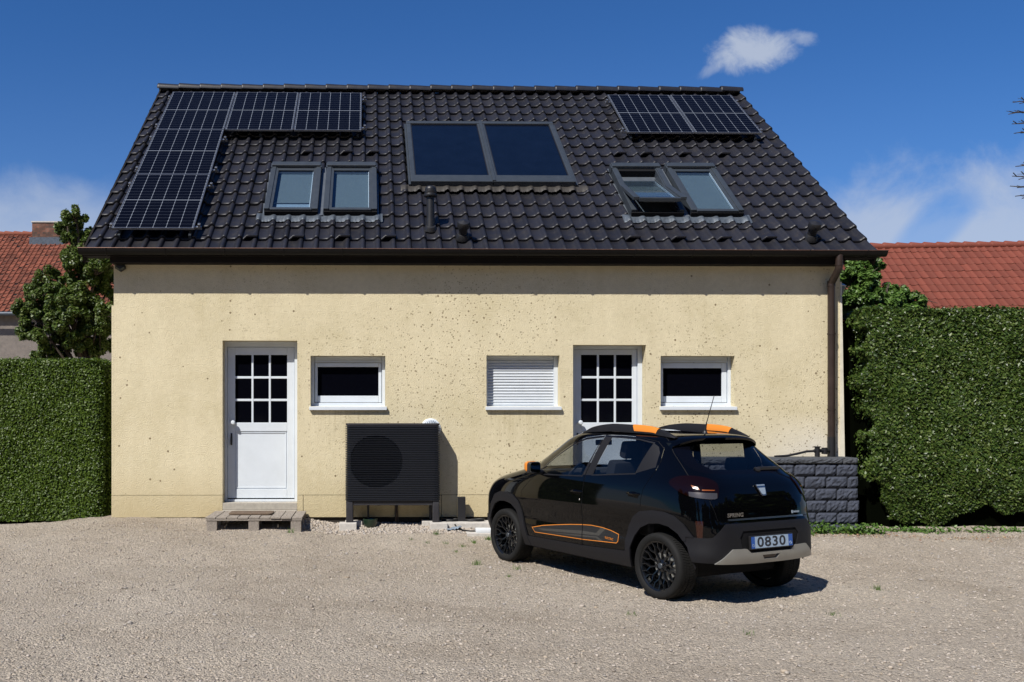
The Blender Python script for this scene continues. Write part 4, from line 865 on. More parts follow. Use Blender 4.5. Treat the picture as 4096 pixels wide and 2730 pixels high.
# leaves straying out of the hedge edge
for (z, ln) in ((2.63, .16), (2.28, .20), (1.12, .12), (.55, .1), (1.7, .06)):
    n = 90; t_ = rng.random(n); C = np.stack([7.0 - t_ * (.1 + ln * 1.1), np.full(n, -.25) + rng.normal(0, .03, n), z + t_ * .05 + rng.normal(0, .025, n)], 1)
    q_ = leaves(C, np.tile([0, -1, .5], (n, 1)), .032, 1.9, .6, M['leaf_hr'], 'stray_shoot', None); q_.parent = rh; q_.matrix_parent_inverse = Matrix.Translation(-Vector(rh.location))
# shoots hanging at the foot, groundcover
def groundplants(name, label, n, xr, yc, spread, hgt, size, mat, cat='plants', clumps=14):
    cxs = rng.uniform(*xr, clumps); k = rng.integers(0, clumps, n); x = cxs[k] + rng.normal(0, spread, n); x = np.clip(x, xr[0], xr[1]); y = yc + rng.normal(0, .05, n)
    hs = rng.uniform(.4, 1, clumps)[k]; C = np.stack([x, y, gz(x, y) + rng.random(n) ** 1.3 * hgt * hs], 1)
    return tag(leaves(C, np.tile([0, -.4, 1.], (n, 1)), size, 1.5, .7, mat, name), label, cat, kind='stuff')
groundplants('ground_cover', 'low green weeds along the foot of the grey block wall', 1500, (4.9, 6.95), -.60, .10, .16, .032, M['leaf_y'], clumps=16)
groundplants('hedge_foot_plants', 'sparse low weeds along the foot of the right hedge', 650, (6.95, 9.6), -.40, .12, .09, .030, M['leaf_y'], clumps=18)
def litter():
    n = 700; x = rng.uniform(5.2, 9.5, n); y = -.75 + rng.normal(0, .09, n); C = np.stack([x, y, gz(x, y) + .012], 1)
    return tag(leaves(C, np.tile([0, 0, 1.], (n, 1)), .018, 1.4, .25, mat_random('dry_leaf', [(.35, .07, .05), (.30, .20, .08), (.42, .33, .2), (.25, .1, .06)], .8), 'leaf_litter'), 'strip of dry reddish leaves and petals along hedge and block wall', 'leaf litter', kind='stuff')
litter()
def grass():
    V = []; F = []
    spots = [(1.22, -2.60, 16, .06), (.98, -1.25, 7, .035), (1.18, -1.5, 9, .04), (.75, -1.2, 6, .03), (.55, -1.0, 5, .03), (1.05, -1.9, 6, .03), (1.45, -3.35, 6, .03), (1.62, -2.95, 8, .04), (3.9, -5.2, 10, .035), (4.9, -4.1, 14, .05), (2.9, -5.9, 8, .03), (5.9, -5.1, 9, .03), (.9, -.75, 12, .05), (1.55, -1.0, 20, .05), (1.35, -1.2, 16, .05), (-1.0, -.95, 10, .05), (6.5, -4.6, 8, .03), (2.2, -5.2, 8, .03)]
    for (x, y, n, h) in spots:
        for _ in range(n * 2):
            a = random.uniform(0, 2 * PI); r = abs(random.gauss(0, .035)); bx, by = x + r * math.cos(a), y + r * math.sin(a); bz = gr(bx, by, -.002); l = h * random.uniform(.5, 1.4); dx, dy = random.gauss(0, .5) * l, random.gauss(0, .5) * l; w_ = .0022; o = len(V)
            V += [(bx - w_, by, bz), (bx + w_, by, bz), (bx + dx * .4 + w_ * .8, by + dy * .4, bz + l * .6), (bx + dx * .4 - w_ * .8, by + dy * .4, bz + l * .6), (bx + dx, by + dy, bz + l)]
            F += [(o, o + 1, o + 2), (o, o + 2, o + 3), (o + 3, o + 2, o + 4)]
    return tag(np_mesh('grass', V, F, M['leaf_y']), 'small tufts of grass growing through the gravel', 'grass', kind='stuff')
grass()
def tree(name, label, base, top, blobs, nleaf, size, mat, group=None, limbs=()):
    """trunk with limbs reaching into leaf clumps (x, y, z, r)"""
    t = empty(name, base, label=label, cat='tree', group=group); mb = MB(); b = Vector(base)
    mb.tube([b, b + (Vector(top) - b) * .35 + Vector((.06, .05, 0)), b + (Vector(top) - b) * .7 + Vector((-.05, 0, 0)), Vector(top)], [.13, .10, .07, .03], 10)
    for (x, y, z, r) in blobs:
        k = min(.85, max(.12, (z - b.z) / (top[2] - b.z) - .25)); s = b + (Vector(top) - b) * k; e = Vector((x, y, z)); m_ = (s + e) / 2 + Vector((0, 0, .12))
        mb.tube([s, m_, e], [.045, .03, .012], 7)
        for _ in range(5):
            e2 = e + Vector(rng.normal(0, r * .5, 3)); mb.tube([m_ * .3 + e * .7, (e + e2) / 2 + Vector((0, 0, .04)), e2], [.014, .010, .004], 5)
    mb.build('trunk', M['bark'], t, smooth=True, angle=60)
    tot = sum(r ** 2 for *_, r in blobs); C = []; Nn = []
    for (x, y, z, r) in blobs:
        n = int(nleaf * r ** 2 / tot); ns = max(12, int(r * 62)); sub = rng.normal(0, 1, (ns, 3)); sub /= np.linalg.norm(sub, axis=1)[:, None]; sub *= (r * rng.uniform(.45, 1.08, ns))[:, None] * [1, 1, .8]
        k = rng.integers(0, ns, n); d = rng.normal(0, 1, (n, 3)); d /= np.linalg.norm(d, axis=1)[:, None]; sr = (.045 + r * .15) * rng.random(n)[:, None] ** .45
        C.append(np.array([x, y, z]) + sub[k] + d * sr); Nn.append(d * .6 + [0, -.2, .7])
    C = np.concatenate(C); Nn = np.concatenate(Nn); q_ = leaves(C, Nn, size, 1.5, .5, mat, 'crown'); q_.parent = t; q_.matrix_parent_inverse = Matrix.Translation(-Vector(t.location)); return t
def at(Xp, Yp, d):  # metric position of a clump at distance d from the camera station
    a = (Xp - 879.7) / 2121; return ((a + .0159) * d, d - 12.9, 1.44 + (951.5 - Yp) / 2121 * d)
bl_ = [(*at(x, y, d), r * d / 2121) for (x, y, r, d) in [(178, 500, 24, 17), (158, 530, 24, 17.2), (200, 560, 34, 17.2), (185, 600, 38, 17), (228, 615, 36, 16.8), (130, 655, 36, 17), (95, 668, 30, 17), (205, 668, 50, 17), (150, 700, 40, 16.8), (65, 715, 24, 17), (100, 730, 38, 17), (230, 735, 40, 17), (170, 750, 46, 16.8), (115, 775, 36, 16.8), (75, 768, 22, 17), (200, 790, 42, 17.2), (110, 808, 28, 17), (240, 790, 30, 17.3), (255, 660, 30, 17.3), (150, 812, 20, 17.2)]]
tb = at(205, 960, 17.1); tree('apple_tree', 'leafy broad tree behind the left hedge, in front of the red roof', (tb[0], tb[1], -.05), at(190, 540, 17.1), [(a, b, c, r * 1.16) for a, b, c, r in bl_], 95000, .038, M['leaf_t'])
bl_ = [(*at(x, y, d), r * d / 2121) for (x, y, r, d) in [(1955, 615, 30, 16), (1985, 625, 34, 16), (2018, 602, 20, 16), (2005, 640, 26, 15.8), (1960, 668, 36, 16), (2010, 685, 34, 15.8), (2050, 668, 30, 16), (2085, 678, 24, 16), (2065, 700, 28, 15.8), (2118, 692, 22, 16), (1940, 700, 30, 16.2), (1930, 640, 30, 16.2), (2100, 712, 22, 15.9), (2030, 715, 30, 15.8)]]
tb = at(1990, 960, 16); tree('maple_tree', 'light green tree between the right side of the house and the red roof', (tb[0], tb[1], -.05), at(1985, 620, 16), bl_, 26000, .050, M['leaf_y'])
# spruce whose branch tips reach in at the right edge
def spruce():
    bx, by = 11.25, .9; t = empty('spruce_tree', (bx, by, -.1), label='dark spruce at the right edge of the picture, only branch tips showing', cat='tree')
    mb = MB(); mb.tube([(bx, by, -.1), (bx, by, 3.5), (bx, by, 8.2)], [.16, .11, .02], 10); mb.build('trunk', M['bark'], t, smooth=True, angle=60)
    NV = []; NF = []; BR = MB()
    def needles(p, q, dens=420, ln=.017):
        p, q = Vector(p), Vector(q); L_ = (q - p).length; ax = (q - p).normalized(); n = int(L_ * dens)
        for i in range(n):
            c = p + (q - p) * random.random(); a = random.uniform(0, 2 * PI); u = ax.orthogonal().normalized(); u = Matrix.Rotation(a, 3, ax) @ u; tip = c + (u * .75 + ax * .65) * ln; s = ax.cross(u) * .0016; o = len(NV)
            NV.extend([c - s, c + s, tip]); NF.append((o, o + 1, o + 2))
    def branch(z, ang, ln, dens=1.0):
        s = Vector((bx, by, z)); d = Vector((math.cos(ang), math.sin(ang), -.12)); pts = [s + d * ln * k + Vector((0, 0, .10 * ln * k * k)) for k in (0, .35, .7, 1)]
        BR.tube(pts, [.02, .014, .010, .007], 6)
        m = int(ln * 13 * dens)
        for i in range(m):
            k = .25 + .75 * i / max(1, m - 1); p = s + d * ln * k + Vector((0, 0, .10 * ln * k * k)); side = 1 if i % 2 else -1
            tw = Vector((math.cos(ang + side * .85), math.sin(ang + side * .85), random.uniform(-.15, .35))); l = ln * .32 * (1.12 - k) + .07
            BR.tube([p, p + tw * l], [.008, .006], 5); needles(p, p + tw * l)
            if random.random() < .5: p2 = p + tw * l * .5; t2 = Vector((math.cos(ang - side * .2), math.sin(ang - side * .2), random.uniform(.0, .4))); BR.tube([p2, p2 + t2 * l * .5], [.003, .002], 4); needles(p2, p2 + t2 * l * .5)
        needles(pts[1], pts[3])
    for z, l in ((6.36, 1.40), (6.20, 1.52), (6.02, 1.46), (5.88, 1.38), (5.36, 1.36), (5.20, 1.46), (5.04, 1.44), (4.90, 1.36)):
        branch(z, PI + random.uniform(-.06, .06) + .42, l / .91); branch(z - .05, PI - .3, l * .85)
    for k in range(46):
        z = 1.6 + k * .145; l = max(.2, (8.3 - z) * .24); branch(z, random.uniform(-PI * .62, PI * .62), l, .6)
    o = BR.build('branches', M['bark'], t, smooth=False, recalc=False)
    q_ = np_mesh('crown', [tuple(v) for v in NV], NF, M['needle'], t)
    q_.matrix_parent_inverse = Matrix.Translation(-Vector(t.location))
spruce()
def wood():  # trees added behind the camera to block sky light and fill reflections
    C = []; 
    for _ in range(70):
        a = random.uniform(-PI * .98, -PI * .02); r = random.uniform(27, 33); x, y = 1.5 + r * math.cos(a) * 1.1, -6 + r * math.sin(a); h = random.uniform(11, 17); n = 380
        d = rng.normal(0, 1, (n, 3)); d /= np.linalg.norm(d, axis=1)[:, None]; C.append(np.array([x, y, h * .5]) + d * [2.6, 2.2, h * .5] * rng.uniform(.6, 1, (n, 1)))
    C = np.concatenate(C); return tag(leaves(C, rng.normal(0, 1, C.shape), 1.1, 1.4, .6, M['leaf_t'], 'wood'), 'unseen row of tall trees added behind the camera to dim the sky light', 'wood', kind='stuff')
wood()
fn = empty('wooden_fence', (-4.0, 1.2, 0), label='dark corrugated fence in the gap between left hedge and house', cat='fence')
mb = MB()
for i in range(26): mb.box(-4.35, -3.60, 1.15, 1.18, i * .085, i * .085 + .07, .008)
mb.build('panel', M['fencewood'], fn); MB().box(-4.4, -4.3, 1.19, 1.27, -.1, 2.3).build('post', M['fencewood'], fn)

# ------------------------------------------------------------------ neighbouring houses
def neighbour(name, label, origin, rz, width, depth, zwall, slope, pw, plen, mat, wallmat, grp=None):
    t = empty(name, origin, (0, 0, rz), label, 'house', grp); rl = depth / 2 / math.cos(slope)
    T = Matrix.Translation((0, -.35, zwall - .35 * math.tan(slope) + .1)) @ Matrix.Rotation(slope, 4, 'X')
    rl += .35 / math.cos(slope); nc, nr = int(width / pw), int(rl / plen) + 1
    TV, TF = tile_field(nc, nr, pw, rl / nr, hgt=.55 if pw > .19 else .8, jit=1.2 if pw > .19 else 1.8)
    r = np_mesh('roof', xform(TV, T), TF, mat, t, smooth=True, local=True); r.data.set_sharp_from_angle(angle=math.radians(55))
    m_ = MB(T); m_.box(0, width, 0, rl, -.16, -.05); m_.build('roof_deck', M['matteblack'], r, local=True)
    zr = zwall + depth / 2 * math.tan(slope)
    m_ = MB(); m_.add([(0, -.35, zwall - .35 * math.tan(slope)), (width, -.35, zwall - .35 * math.tan(slope)), (width, depth / 2, zr), (0, depth / 2, zr), (width, depth + .35, zwall - .35 * math.tan(slope)), (0, depth + .35, zwall - .35 * math.tan(slope))], [(3, 2, 4, 5)]); m_.build('back_slope', mat, r, local=True)
    x = 0
    while x < width:
        m_ = MB(); m_.tube([(x, depth / 2, zr + .06), (x + .02, depth / 2, zr + .075), (x + .40, depth / 2, zr + .05)], [.10, .115, .095], 10); m_.build('ridge_tile', mat, r, smooth=True, local=True, angle=50); x += .36
    m_ = MB(); m_.box(.15, width - .15, 0, depth, -.5, zwall - .02)
    m_.add([(.15, 0, zwall - .02), (.15, depth, zwall - .02), (.15, depth / 2, zr - .1), (width - .15, 0, zwall - .02), (width - .15, depth, zwall - .02), (width - .15, depth / 2, zr - .1)], [(0, 1, 2), (3, 5, 4)])
    m_.build('wall', wallmat, t, local=True)
    m_ = MB(); m_.tube([(-.05, -.42, zwall - .30), (width + .05, -.42, zwall - .30)], .07, 10); m_.build('gutter', M['lead'], t, smooth=True, local=True, angle=60)
    return t, zr, r
t, zr, r = neighbour('neighbour_house', 'old house behind the left hedge with weathered red tiled roof and brick chimney', (-22.5, 20.3, 0), 0, 17.2, 8.2, 5.28, math.radians(39), .185, .24, M['redtile_l'], M['grey_rough'])
m_ = MB(); m_.box(9.2, 10.45, 3.55, 4.5, zr - .6, zr + .42); ch = m_.build('chimney', M['brick'], r, local=True)
m_ = MB(); m_.box(9.17, 10.48, 3.52, 4.53, zr + .42, zr + .47); m_.build('chimney_cap', M['concrete'], ch, local=True)
m_ = MB(); m_.box(9.12, 10.53, 3.46, 4.6, zr - .62, zr - .18); m_.build('flashing', M['lead'], ch, local=True)
m_ = MB(); m_.box(5.6, 8.0, -.03, .05, 3.6, 4.6); wd = m_.build('window', M['matteblack'], t, local=True); m_ = MB(); m_.box(5.5, 8.1, -.06, -.031, 3.5, 3.6); m_.build('sill', M['concrete'], wd, local=True)
t, zr, r = neighbour('tiled_house', 'neighbouring house behind the right hedge with even bright red tiled roof', (8.0, 9.6, 0), math.radians(-5.5), 16, 7.6, 2.88, math.radians(40), .205, .35, M['redtile_r'], M['grey_rough'])

# ------------------------------------------------------------------ car (local frame: x right, y forward from the rear axle, z up)
car = empty('parked_car', (3.321 - .0, 8.705 - 12.9, 1.44 - 1.684), (0, 0, .4549), 'small black hatchback with orange accents parked at an angle before the right door', 'car')
def hermite(xs, ys):
    xs = np.array(xs, float); ys = np.array(ys, float); d = np.diff(ys) / np.diff(xs); m = np.zeros_like(ys); m[0], m[-1] = d[0], d[-1]
    for i in range(1, len(ys) - 1):
        m[i] = 0 if d[i - 1] * d[i] <= 0 else 2 * d[i - 1] * d[i] / (d[i - 1] + d[i])
    def f(x):
        x = np.clip(x, xs[0], xs[-1]); k = np.clip(np.searchsorted(xs, x) - 1, 0, len(xs) - 2); h = xs[k + 1] - xs[k]; t = (x - xs[k]) / h
        return (2*t**3 - 3*t**2 + 1) * ys[k] + (t**3 - 2*t**2 + t) * h * m[k] + (-2*t**3 + 3*t**2) * ys[k + 1] + (t**3 - t**2) * h * m[k + 1]
    return f
W_ = hermite([.24, .34, .45, .55, .66, .76, .88, .98, 1.05, 1.12, 1.20, 1.28, 1.36, 1.42, 1.465, 1.495, 1.515, 1.53], [.735, .765, .775, .768, .772, .782, .776, .765, .750, .728, .700, .668, .632, .600, .565, .50, .40, .20])
YR = hermite([.24, .36, .45, .58, .70, .76, .84, .94, 1.03, 1.10, 1.15, 1.22, 1.30, 1.38, 1.43, 1.465, 1.495, 1.515, 1.53], [-.50, -.56, -.585, -.585, -.575, -.555, -.545, -.515, -.475, -.415, -.355, -.26, -.145, -.04, .02, .07, .22, .45, .75])
YF = hermite([.24, .34, .45, .58, .70, .80, .86, .91, .955, 1.0, 1.03, 1.055, 1.075, 1.12, 1.20, 1.28, 1.36, 1.42, 1.465, 1.495, 1.515, 1.53], [3.08, 3.15, 3.19, 3.20, 3.19, 3.14, 3.08, 2.99, 2.86, 2.68, 2.54, 2.42, 2.36, 2.28, 2.13, 1.98, 1.82, 1.69, 1.56, 1.43, 1.26, 1.10])
NRr = hermite([.24, .8, 1.03, 1.15, 1.3, 1.45, 1.53], [6.5, 6.5, 6.5, 5.5, 5.5, 6, 3.5]); NF_ = hermite([.24, .6, .85, 1.0, 1.07, 1.12, 1.3, 1.45, 1.53], [4.6, 4.6, 4.4, 4.4, 4.6, 3.3, 3.3, 3.8, 3])
zl = np.concatenate([np.linspace(.24, .90, 34), np.linspace(.91, 1.46, 62), np.linspace(1.466, 1.53, 14)]); YM = 1.05
NQ = 44
def contour(z):
    w, yr, yf, nr, nf = W_(z), YR(z), YF(z), NRr(z), NF_(z); out = []
    t = np.linspace(0, PI / 2, 900)
    def quarter(L_, n):
        x = w * np.sin(t) ** (2 / n); y = L_ * np.cos(t) ** (2 / n); s = np.concatenate([[0], np.cumsum(np.hypot(np.diff(x), np.diff(y)))]); q = np.linspace(0, s[-1], NQ + 1); return np.interp(q, s, x), np.interp(q, s, y)
    xr, yr_ = quarter(YM - yr, nr); xf, yf_ = quarter(yf - YM, nf)
    rx, ry = xr, YM - yr_            # rear centre -> side
    fx, fy = xf[::-1], YM + yf_[::-1]  # side -> front centre
    hx = np.concatenate([rx[:-1], fx]); hy = np.concatenate([ry[:-1], fy])
    return np.concatenate([np.stack([hx, hy], 1), np.stack([-hx[1:-1][::-1], hy[1:-1][::-1]], 1)])
rings = [contour(z) for z in zl]; P = len(rings[0]); V = np.concatenate([np.column_stack([r, np.full(P, z)]) for r, z in zip(rings, zl)])
bm = bmesh.new(); bv = [bm.verts.new(v) for v in V]
for k in range(len(zl) - 1):
    for i in range(P):
        i2 = (i + 1) % P; bm.faces.new((bv[k * P + i], bv[k * P + i2], bv[(k + 1) * P + i2], bv[(k + 1) * P + i]))
top = len(zl) - 1
# close the roof with a gently domed strip fill
half = P // 2
for i in range(half):
    a, b = bv[top * P + i], bv[top * P + i + 1]; c, d = bv[top * P + (P - i) % P], bv[top * P + P - i - 1]
    vs = []; [vs.append(v) for v in (a, b, d, c) if v not in vs]
    if len(vs) > 2: bm.faces.new(vs)
bmesh.ops.recalc_face_normals(bm, faces=bm.faces); bm.normal_update()
pid = bm.faces.layers.int.new('pid')
def inside(p, poly):
    x, y = p; r = False; n = len(poly)
    for i in range(n):
        x1, y1 = poly[i]; x2, y2 = poly[(i + 1) % n]
        if (y1 > y) != (y2 > y) and x < (x2 - x1) * (y - y1) / (y2 - y1) + x1: r = not r
    return r
def cut(poly, A, B, pred, ident, only=None):
    A = Vector(A); B = Vector(B); Nn = A.cross(B).normalized(); us = [p[0] for p in poly]; vs = [p[1] for p in poly]; m = .03
    def sel(src):
        out = []
        for f in src:
            c = f.calc_center_median(); u, v = c.dot(A), c.dot(B)
            if min(us) - m < u < max(us) + m and min(vs) - m < v < max(vs) + m and pred(c, f): out.append(f)
        return out
    n = len(poly); work = sel(bm.faces)
    for i in range(n):
        p, q = poly[i], poly[(i + 1) % n]; e = (q[0] - p[0], q[1] - p[1]); nn = A * (-e[1]) + B * e[0]; co = A * p[0] + B * p[1]
        mu = (min(p[0], q[0]) - .02, max(p[0], q[0]) + .02, min(p[1], q[1]) - .02, max(p[1], q[1]) + .02)
        fs = [f for f in work if (lambda us_, vs_: min(us_) < mu[1] and max(us_) > mu[0] and min(vs_) < mu[3] and max(vs_) > mu[2])([v.co.dot(A) for v in f.verts], [v.co.dot(B) for v in f.verts])]
        if not fs: continue
        es = list({e_ for f in fs for e_ in f.edges}); vv = list({v for f in fs for v in f.verts})
        rr = bmesh.ops.bisect_plane(bm, geom=vv + es + fs, plane_co=co, plane_no=nn.normalized(), dist=1e-5)
        known = {f for f in work if f.is_valid} | {g for g in rr['geom'] if isinstance(g, bmesh.types.BMFace)}; work = list(known)
    for f in sel(work):
        c = f.calc_center_median()
        if inside((c.dot(A), c.dot(B)), poly) and (only is None or f[pid] in only): f[pid] = ident
def offs(poly, d):
    n = len(poly); ar = sum(poly[i][0] * poly[(i + 1) % n][1] - poly[(i + 1) % n][0] * poly[i][1] for i in range(n)); s = 1 if ar > 0 else -1; out = []
    for i in range(n):
        a, b, c = Vector(poly[i - 1]), Vector(poly[i]), Vector(poly[(i + 1) % n]); e1 = (b - a).normalized(); e2 = (c - b).normalized(); n1 = Vector((e1.y, -e1.x)) * s; n2 = Vector((e2.y, -e2.x)) * s; k = (n1 + n2); k = k / max(.3, k.length_squared) * 2
        out.append(tuple(b + k * d))
    return out
def spline(poly, n=4):
    """smooth closed outline through the given points"""
    out = []; m = len(poly)
    for i in range(m):
        p0, p1, p2, p3 = [np.array(poly[(i + k - 1) % m]) for k in range(4)]
        for t in np.linspace(0, 1, n, endpoint=False): out.append(tuple(.5 * ((2 * p1) + (-p0 + p2) * t + (2 * p0 - 5 * p1 + 4 * p2 - p3) * t * t + (-p0 + 3 * p1 - 3 * p2 + p3) * t ** 3)))
    return out
Yv, Zv, Xv = (0, 1, 0), (0, 0, 1), (1, 0, 0)
ID = dict(body=0, hole=1, fdoor=2, rdoor=3, fglass=4, rglass=5, quarter=6, pillar=7, clad=8, sill=9, bumper=10, tailgate=11, rglassb=12, rclear=13, lamp=14, lampc=15, seam=16, recess=17, skid=18, chrome=19, windscreen=20, decal_o=21, decal_i=22, decal_s=23, lens=24, refl=25, fbumper=26, wsblack=27, glint=28)
AO_F = [(2.90, .24), (2.86, .50), (2.80, .64), (2.69, .745), (2.56, .785), (2.42, .795), (2.27, .775), (2.17, .715), (2.095, .60), (2.03, .45), (1.955, .24)]
AI_F = [(2.83, .10), (2.82, .45), (2.76, .565), (2.68, .64), (2.57, .68), (2.44, .69), (2.31, .672), (2.20, .61), (2.13, .50), (2.075, .33), (2.06, .10)]
AO_R = [(.42, .24), (.40, .50), (.355, .63), (.29, .725), (.20, .78), (.05, .803), (-.09, .80), (-.20, .775), (-.30, .705), (-.385, .60), (-.435, .46), (-.46, .24)]
AI_R = [(.37, .10), (.34, .42), (.28, .545), (.20, .63), (.09, .678), (-.03, .692), (-.14, .675), (-.24, .62), (-.33, .51), (-.375, .38), (-.40, .10)]
FWIN = [(1.825, 1.035), (1.73, 1.135), (1.56, 1.25), (1.36, 1.36), (1.20, 1.415), (.945, 1.445), (1.082, 1.060)]
RWIN = [(.815, 1.447), (.65, 1.443), (.42, 1.432), (.24, 1.405), (.335, 1.125), (.925, 1.078)]
QUA = [(.228, 1.405), (.165, 1.375), (.125, 1.32), (.105, 1.19), (.325, 1.125)]
FD = [(1.985, .345), (2.035, .47), (2.085, .72), (2.09, .84), (1.98, .93), (1.84, 1.04), (1.74, 1.15), (1.56, 1.275), (1.36, 1.385), (1.20, 1.44), (.935, 1.470), (1.04, 1.06), (1.055, .80), (1.055, .36)]
RD = [(1.047, .36), (1.047, .80), (1.032, 1.06), (.925, 1.470), (.65, 1.468), (.41, 1.457), (.20, 1.425), (.105, 1.36), (.075, 1.24), (.095, 1.15), (.19, .98), (.21, .88), (.205, .78), (.30, .72), (.36, .63), (.405, .50), (.43, .385)]
PIL = [(1.086, 1.064), (.948, 1.455), (.812, 1.457), (.920, 1.072)]
DEC = [(1.905, .447), (1.70, .49), (1.487, .519), (1.25, .548), (1.064, .566), (.919, .575), (.748, .571), (.62, .555), (.509, .530), (.514, .46), (.538, .438), (1.031, .413), (1.852, .395)]
ST1 = [(1.795, .445), (1.064, .503), (.840, .503), (.775, .562), (.700, .560), (.794, .482), (1.064, .469), (1.703, .431)]
ST2 = [(1.612, .421), (1.064, .459), (.815, .470), (.722, .432), (.790, .430), (.838, .455), (1.096, .441)]
for sd in (-1, 1):
    sp = lambda c, f, sd=sd: c.x * sd > .30 and abs(f.normal.x) > .25
    cut(AO_F, Yv, Zv, sp, ID['clad']); cut(AO_R, Yv, Zv, sp, ID['clad'])
    cut([(2.0, .235), (2.0, .345), (1.9, .345), (.5, .385), (.40, .385), (.40, .235)], Yv, Zv, sp, ID['sill'], only={0})
    for poly, idn in ((FD, 'fdoor'), (RD, 'rdoor')):
        if sd < 0 or True:
            cut(offs(poly, .0035), Yv, Zv, sp, ID['seam'], only={0, ID['fdoor'], ID['rdoor'], ID['seam'], ID['sill']}); cut(offs(poly, -.0015), Yv, Zv, sp, ID[idn], only={ID['seam'], ID[idn]})
    cut(PIL, Yv, Zv, sp, ID['pillar'], only={ID['fdoor'], ID['rdoor']})
    cut(offs(FWIN, .012), Yv, Zv, sp, ID['pillar'], only={ID['fdoor'], ID['pillar']}); cut(offs(RWIN, .012), Yv, Zv, sp, ID['pillar'], only={ID['rdoor'], ID['pillar']})
    cut(FWIN, Yv, Zv, sp, ID['fglass']); cut(RWIN, Yv, Zv, sp, ID['rglass']); cut(QUA, Yv, Zv, sp, ID['quarter'])
    cut(DEC, Yv, Zv, sp, ID['decal_o'], only={ID['fdoor'], ID['rdoor']}); cut(offs(DEC, -.0065), Yv, Zv, sp, ID['decal_i'], only={ID['decal_o']})
    for s_ in (ST1, ST2): cut(s_, Yv, Zv, sp, ID['decal_s'], only={ID['decal_i']})
    cut(AI_F, Yv, Zv, lambda c, f, sd=sd: c.x * sd > .30, ID['hole']); cut(AI_R, Yv, Zv, lambda c, f, sd=sd: c.x * sd > .30, ID['hole'])
# windscreen
fp = lambda c, f: c.y > 1.2 and f.normal.y > .2
cut([(-.66, 1.085), (-.30, 1.080), (.30, 1.080), (.66, 1.085), (.60, 1.22), (.52, 1.36), (.42, 1.45), (-.42, 1.45), (-.52, 1.36), (-.60, 1.22)], Xv, Zv, fp, ID['windscreen'], only={0})
# rear: bumper, tailgate, glass, lamps
rp_ = lambda c, f: c.y < -.02 + .3 * (c.z > 1.0) and f.normal.y < -.08
TG = [(-.565, .757), (.565, .757), (.575, .80), (.60, .90), (.60, 1.0), (.625, 1.12), (.600, 1.20), (.555, 1.33), (.50, 1.46), (-.50, 1.46), (-.555, 1.33), (-.600, 1.20), (-.625, 1.12), (-.60, 1.0), (-.60, .90), (-.575, .80)]
cut(offs(TG, .004), Xv, Zv, rp_, ID['seam'], only={0}); cut(TG, Xv, Zv, rp_, ID['tailgate'], only={ID['seam']})
GLB = [(-.555, 1.175), (-.50, 1.152), (-.30, 1.138), (0, 1.134), (.30, 1.138), (.50, 1.152), (.555, 1.175), (.575, 1.22), (.545, 1.33), (.505, 1.42), (-.505, 1.42), (-.545, 1.33), (-.575, 1.22)]
cut(GLB, Xv, Zv, rp_, ID['rglassb']); cut([(-.40, 1.178), (0, 1.172), (.40, 1.178), (.46, 1.215), (.44, 1.30), (.40, 1.375), (.30, 1.40), (-.30, 1.40), (-.40, 1.375), (-.45, 1.30), (-.465, 1.235)], Xv, Zv, rp_, ID['rclear'])
BP = [(-.95, .23), (.95, .23), (.95, .60), (.66, .60), (.62, .605), (.515, .715), (.50, .722), (-.50, .722), (-.515, .715), (-.62, .605), (-.66, .60), (-.95, .60)]
cut(BP, Xv, Zv, lambda c, f: c.y < -.30, ID['bumper'], only={0, ID['seam'], ID['clad']})
cut([(-.335, .47), (.335, .47), (.37, .60), (.33, .655), (-.33, .655), (-.37, .60)], Xv, Zv, rp_, ID['recess'])  # flush panel, its black paints the shade of a plate recess
SK = [(-.60, .385), (-.50, .470), (-.455, .505), (-.30, .500), (-.25, .463), (.25, .463), (.30, .500), (.455, .505), (.50, .470), (.60, .385), (.2, .372), (-.2, .372)]
cut(SK, Xv, Zv, rp_, ID['skid']); cut([(-.11, .440), (.11, .440), (.08, .405), (-.08, .405)], Xv, Zv, rp_, ID['lens'])
cut([(-.95, .20), (.95, .20), (.95, .385), (.60, .385), (.2, .372), (-.2, .372), (-.60, .385), (-.95, .385)], Xv, Zv, lambda c, f: c.y < -.385, ID['hole'])
cut([(-.47, .748), (.47, .748), (.47, .764), (-.47, .764)], Xv, Zv, rp_, ID['chrome'])
LM = spline([(-.43, 1.05), (-.415, 1.09), (-.33, 1.122), (-.20, 1.122), (-.10, 1.10), (-.035, 1.06), (-.025, .975), (-.055, .935), (-.20, .945), (-.30, .965), (-.375, 1.005)], 3)
r2 = 1 / math.sqrt(2)
for sd in (-1, 1):
    lp = lambda c, f, sd=sd: c.x * sd > .30 and c.y < .25; Av = (-sd * r2, -r2, 0)
    cut(LM, Av, Zv, lp, ID['lamp']); cut([(-.26, .90), (-.035, .90), (-.038, .988), (-.27, .995)], Av, Zv, lp, ID['lampc'], only={ID['lamp']})
    cut([(-.25, 1.05), (-.19, 1.03), (-.175, 1.01), (-.235, 1.025)], Av, Zv, lp, ID['glint'], only={ID['lamp']}); cut([(-.16, 1.005), (-.06, 1.005), (-.055, 1.012), (-.16, 1.016)], Av, Zv, lp, ID['glint'], only={ID['lamp']})  # amber patches coloured in as sparkles inside the tail lamps
    cut([(-.20, .60), (-.155, .60), (-.150, .745), (-.215, .745)], Av, Zv, lp, ID['refl'], only={0, ID['bumper'], ID['clad']})
